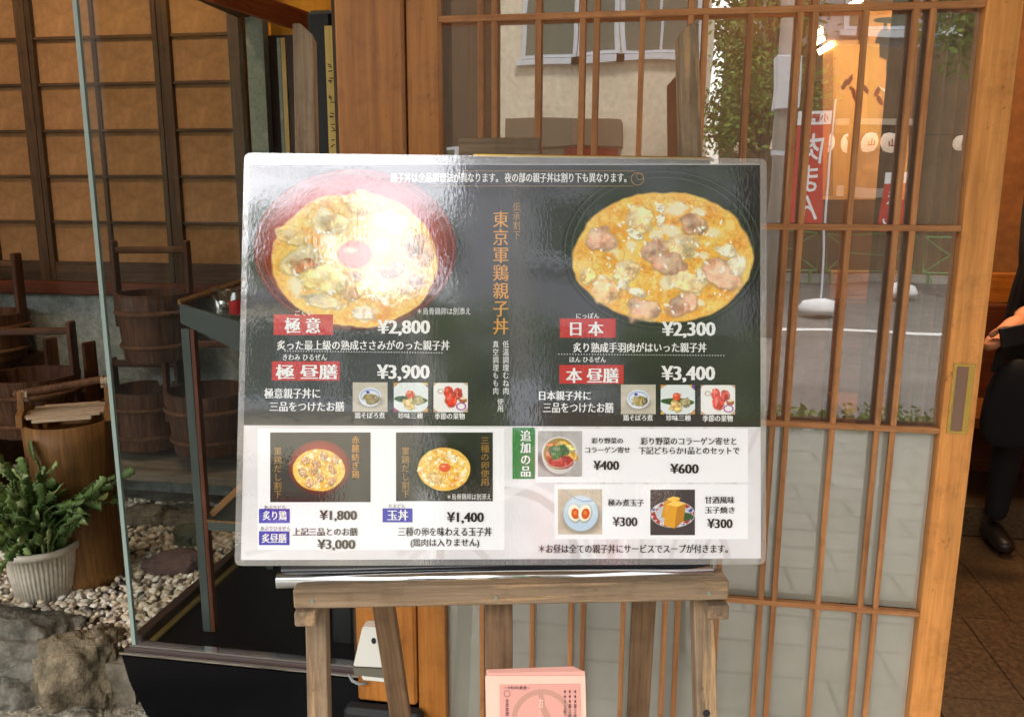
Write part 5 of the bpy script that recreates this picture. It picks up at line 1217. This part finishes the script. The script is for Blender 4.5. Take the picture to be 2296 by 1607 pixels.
for s, bx, mt, vt_ in (('～令和3年(春)版～', (1130, 1536, 1188, 1545), I_PUR, False), ('全席禁煙', (1133, 1564, 1141, 1603), I_PUR, True), ('おしながき', (1208, 1563, 1218, 1690), ink('ink_cream', (250, 214, 200)), True), ('★★★最上級プラン', (1286, 1543, 1293, 1640), I_PUR, True), ('★★★最上級プラン', (1274, 1543, 1281, 1640), I_PUR, True), ('★★☆上級プラン', (1263, 1543, 1270, 1630), I_PUR, True)):
    text_on(s, bx, mt, leaf, lf, NL+.002, vertical=vt_, mincho=0, off=.005)
# map uses poster frame; leaf root shares it
for o in leaf.children:
    if o.name.startswith('lettering'): o.matrix_basis = wm(leaf).inverted() @ PM
cc = lf(1137, 1553); V = []; Fc = []
for i in range(21):
    a = 2*math.pi*i/20; V += [(cc[0]+.0046*math.cos(a), cc[1]+.0046*math.sin(a), 0), (cc[0]+.0052*math.cos(a), cc[1]+.0052*math.sin(a), 0)]
    if i: Fc.append((2*i-2, 2*i-1, 2*i+1, 2*i))
me = bpy.data.meshes.new('ring'); me.from_pydata(V, [], Fc); link('small_mark', me, I_PUR, leaf, PM @ Matrix.Translation((0, 0, NL+.002)))
for o in poster.children:
    if o.name.startswith('lettering'): o.matrix_basis = wm(poster).inverted() @ PM

# ------------------------------------------------------------------ person inside the doorway, at the right edge
M_CLOTH = flat('black_clothes', (.012, .012, .014), .9); M_SKIN = flat('skin', lin((206, 142, 106)), .5); M_HAIR = flat('hair', (.01, .008, .006), .5); M_SHOE = flat('shoe', (.02, .015, .012), .4)
def skin_body(name, verts, edges, radii, mat, parent, sub=2, root=0):
    me = bpy.data.meshes.new(name); me.from_pydata([tuple(v) for v in verts], edges, [])
    o = link(name, me, mat, parent)
    o.modifiers.new('skin', 'SKIN'); me.skin_vertices or None
    for i, r in enumerate(radii):
        me.skin_vertices[0].data[i].radius = (r, r) if not isinstance(r, tuple) else r
        me.skin_vertices[0].data[i].use_root = (i == root)
    s = o.modifiers.new('sub', 'SUBSURF'); s.levels = sub; s.render_levels = sub
    dg = bpy.context.evaluated_depsgraph_get(); m2 = bpy.data.meshes.new_from_object(o.evaluated_get(dg))
    o.modifiers.clear(); o.data = m2
    if not m2.materials: m2.materials.append(mat)
    for p in m2.polygons: p.use_smooth = True
    return o
base = atz(2292, 1222, FZ); bx, by = base.x, base.y
person = thing('person', 'person in black clothes standing inside the doorway holding a phone', 'person', (bx, by, FZ))
def pp_(dx, dy, z): return Vector((bx+dx, by+dy, FZ+z*1.1))
# hand target in the photograph
hy = by-.42; hand = at(2215, 775, hy); elbow = at(2330, 850, by-.2)
sk = [pp_(0, 0, .92), pp_(0, .01, 1.08), pp_(0, 0, 1.26), pp_(0, 0, 1.38), pp_(-.005, -.02, 1.46), pp_(-.01, -.04, 1.56),
      pp_(.17, 0, 1.35), pp_(.225, .01, 1.1), pp_(.235, -.04, .86),
      pp_(-.10, -.0, 1.35), pp_(-.13, -.08, 1.12), elbow,
      pp_(.1, 0, .86), pp_(.1, -.01, .48), pp_(.1, .03, .09), pp_(-.1, 0, .86), pp_(-.11, -.03, .48), pp_(-.12, 0, .09)]
sk[11] = Vector((bx-.13, by-.13, FZ+1.0))
ed = [(0, 1), (1, 2), (2, 3), (3, 4), (4, 5), (3, 6), (6, 7), (7, 8), (3, 9), (9, 10), (10, 11), (0, 12), (12, 13), (13, 14), (0, 15), (15, 16), (16, 17)]
skin_body('body', sk, ed, [(.15, .11), (.135, .1), (.15, .11), (.1, .09), .055, .05, .065, .055, .045, .065, .058, .05, .09, .065, .045, .09, .065, .045], M_CLOTH, person)
hd = skin_body('head', [pp_(-.01, -.03, 1.5), pp_(-.015, -.045, 1.58), pp_(-.015, -.05, 1.66), pp_(-.015, -.045, 1.73)], [(0, 1), (1, 2), (2, 3)], [.05, .075, .092, .06], M_SKIN, person)
link('hair', rock_mesh(.098, .098, .105, 4, 4, .06), M_HAIR, person, Matrix.Translation(pp_(-.012, -.008, 1.67)), True)
M_EYE = flat('eye_white', (.7, .68, .65), .3); M_LIP = flat('lip', lin((160, 88, 76)), .5)
for s_ in (-1, 1):
    ec = pp_(-.015+s_*.032, -.128, 1.618)
    ey_o = link('eye', rock_mesh(.013, .008, .007, 2, 2, 0), M_EYE, hd, Matrix.Translation(ec), True)
    link('pupil', rock_mesh(.005, .004, .006, 2, 2, 0), M_HAIR, hd, Matrix.Translation(ec+Vector((0, -.006, 0))), True)
    link('eyebrow', rock_mesh(.018, .006, .004, 2, 2, 0), M_HAIR, hd, Matrix.Translation(ec+Vector((0, .0, .022))), True)
link('mouth', rock_mesh(.022, .008, .006, 2, 2, 0), M_LIP, hd, Matrix.Translation(pp_(-.015, -.122, 1.55)), True)
# resting right hand
rw_ = pp_(.235, -.045, .85); dn = Vector((0, -.18, -1)).normalized()
skin_body('palm', [rw_+dn*-.02, rw_+dn*.04, rw_+dn*.085], [(0, 1), (1, 2)], [(.026, .02), (.02, .036), (.017, .038)], M_SKIN, person)
for k_, (o_, L_) in enumerate(((.028, .065), (.01, .075), (-.008, .07), (-.026, .055))):
    a = rw_+dn*.085+Vector((0, -o_, 0)); b_ = a+dn*L_*.5+Vector((-.006, 0, 0)); c_ = b_+dn*L_*.45+Vector((-.016, 0, 0))
    skin_body('finger', [a, b_, c_], [(0, 1), (1, 2)], [.0095, .009, .007], M_SKIN, person, 1)
a = rw_+dn*.02+Vector((0, -.03, 0)); skin_body('thumb', [a, a+dn*.035+Vector((-.008, -.018, 0)), a+dn*.062+Vector((-.014, -.02, 0))], [(0, 1), (1, 2)], [.012, .011, .008], M_SKIN, person, 1)
for s in (-1, 1): link('ear', rock_mesh(.012, .02, .03, 2, 2, .1), M_SKIN, hd, Matrix.Translation(pp_(-.015+s*.088, -.04, 1.62)), True)
link('nose', rock_mesh(.012, .02, .02, 2, 2, .1), M_SKIN, hd, Matrix.Translation(pp_(-.015, -.142, 1.588)), True)
# forearm and hand
el = sk[11]; wr = hand+(el-hand).normalized()*.0
skin_body('forearm', [el, el.lerp(hand, .5), el.lerp(hand, .86), hand], [(0, 1), (1, 2), (2, 3)], [.046, .038, .028, .03], M_SKIN, person)
pal_c = hand; fd = (at(2285, 745, hy)-hand).normalized(); upv = Vector((0, 0, 1)); bk_ = Vector((0, 1, 0))
skin_body('palm', [hand-fd*.02, hand+fd*.02, hand+fd*.05], [(0, 1), (1, 2)], [(.03, .02), (.036, .02), (.034, .018)], M_SKIN, person)
for k, (o_, L_) in enumerate(((.026, .07), (.01, .08), (-.006, .075), (-.022, .06))):
    a = hand+fd*.045+upv*o_; b_ = a+fd*L_*.5-bk_*.012; c_ = b_+fd*L_*.4-bk_*.02
    skin_body('finger', [a, b_, c_], [(0, 1), (1, 2)], [.0095, .009, .007], M_SKIN, person, 1)
a = hand+upv*.03; skin_body('thumb', [a, a+fd*.03+upv*.02-bk_*.015, a+fd*.06+upv*.018-bk_*.03], [(0, 1), (1, 2)], [.012, .011, .008], M_SKIN, person, 1)
for s in (.1, -.12):
    skin_body('shoe', [pp_(s, .05, .05), pp_(s, -.05, .045), pp_(s, -.16, .035)], [(0, 1), (1, 2)], [(.045, .05), (.045, .045), (.04, .03)], M_SHOE, person, 1)
pm = hand+fd*.1-bk_*.04+upv*.004
ph = thing('mobile_phone', 'dark mobile phone in the hand of the person in black', 'phone', pm)
xd = fd; zd = upv; R = Matrix((xd, zd.cross(xd).normalized(), zd)).transposed().to_4x4()
link('case', box_mesh(.14, .009, .07, .003), M_BLKMAT, ph, Matrix.Translation(pm) @ R)
link('screen', box_mesh(.13, .001, .062), flat('phone_screen', (.02, .025, .03), .08), ph, Matrix.Translation(pm-bk_*.0052) @ R)
# black shoulder bag hanging at the person's side
bgp = at(2245, 905, by-.3); bag = thing('shoulder_bag', 'large black bag hanging in front of the person in the doorway', 'bag', bgp)
link('body', rock_mesh(.11, .04, .17, 3, 4, .07, 1.2), M_CLOTH, bag, Matrix.Translation(bgp+Vector((.05, 0, 0))) @ Matrix.Rotation(.15, 4, 'Y'), True)
link('strap', tube_mesh([bgp+Vector((-.04, 0, .12)), pp_(-.16, -.14, 1.2), pp_(-.1, -.06, 1.44), pp_(.0, .08, 1.4)], .012, 8), M_CLOTH, bag, None, True)
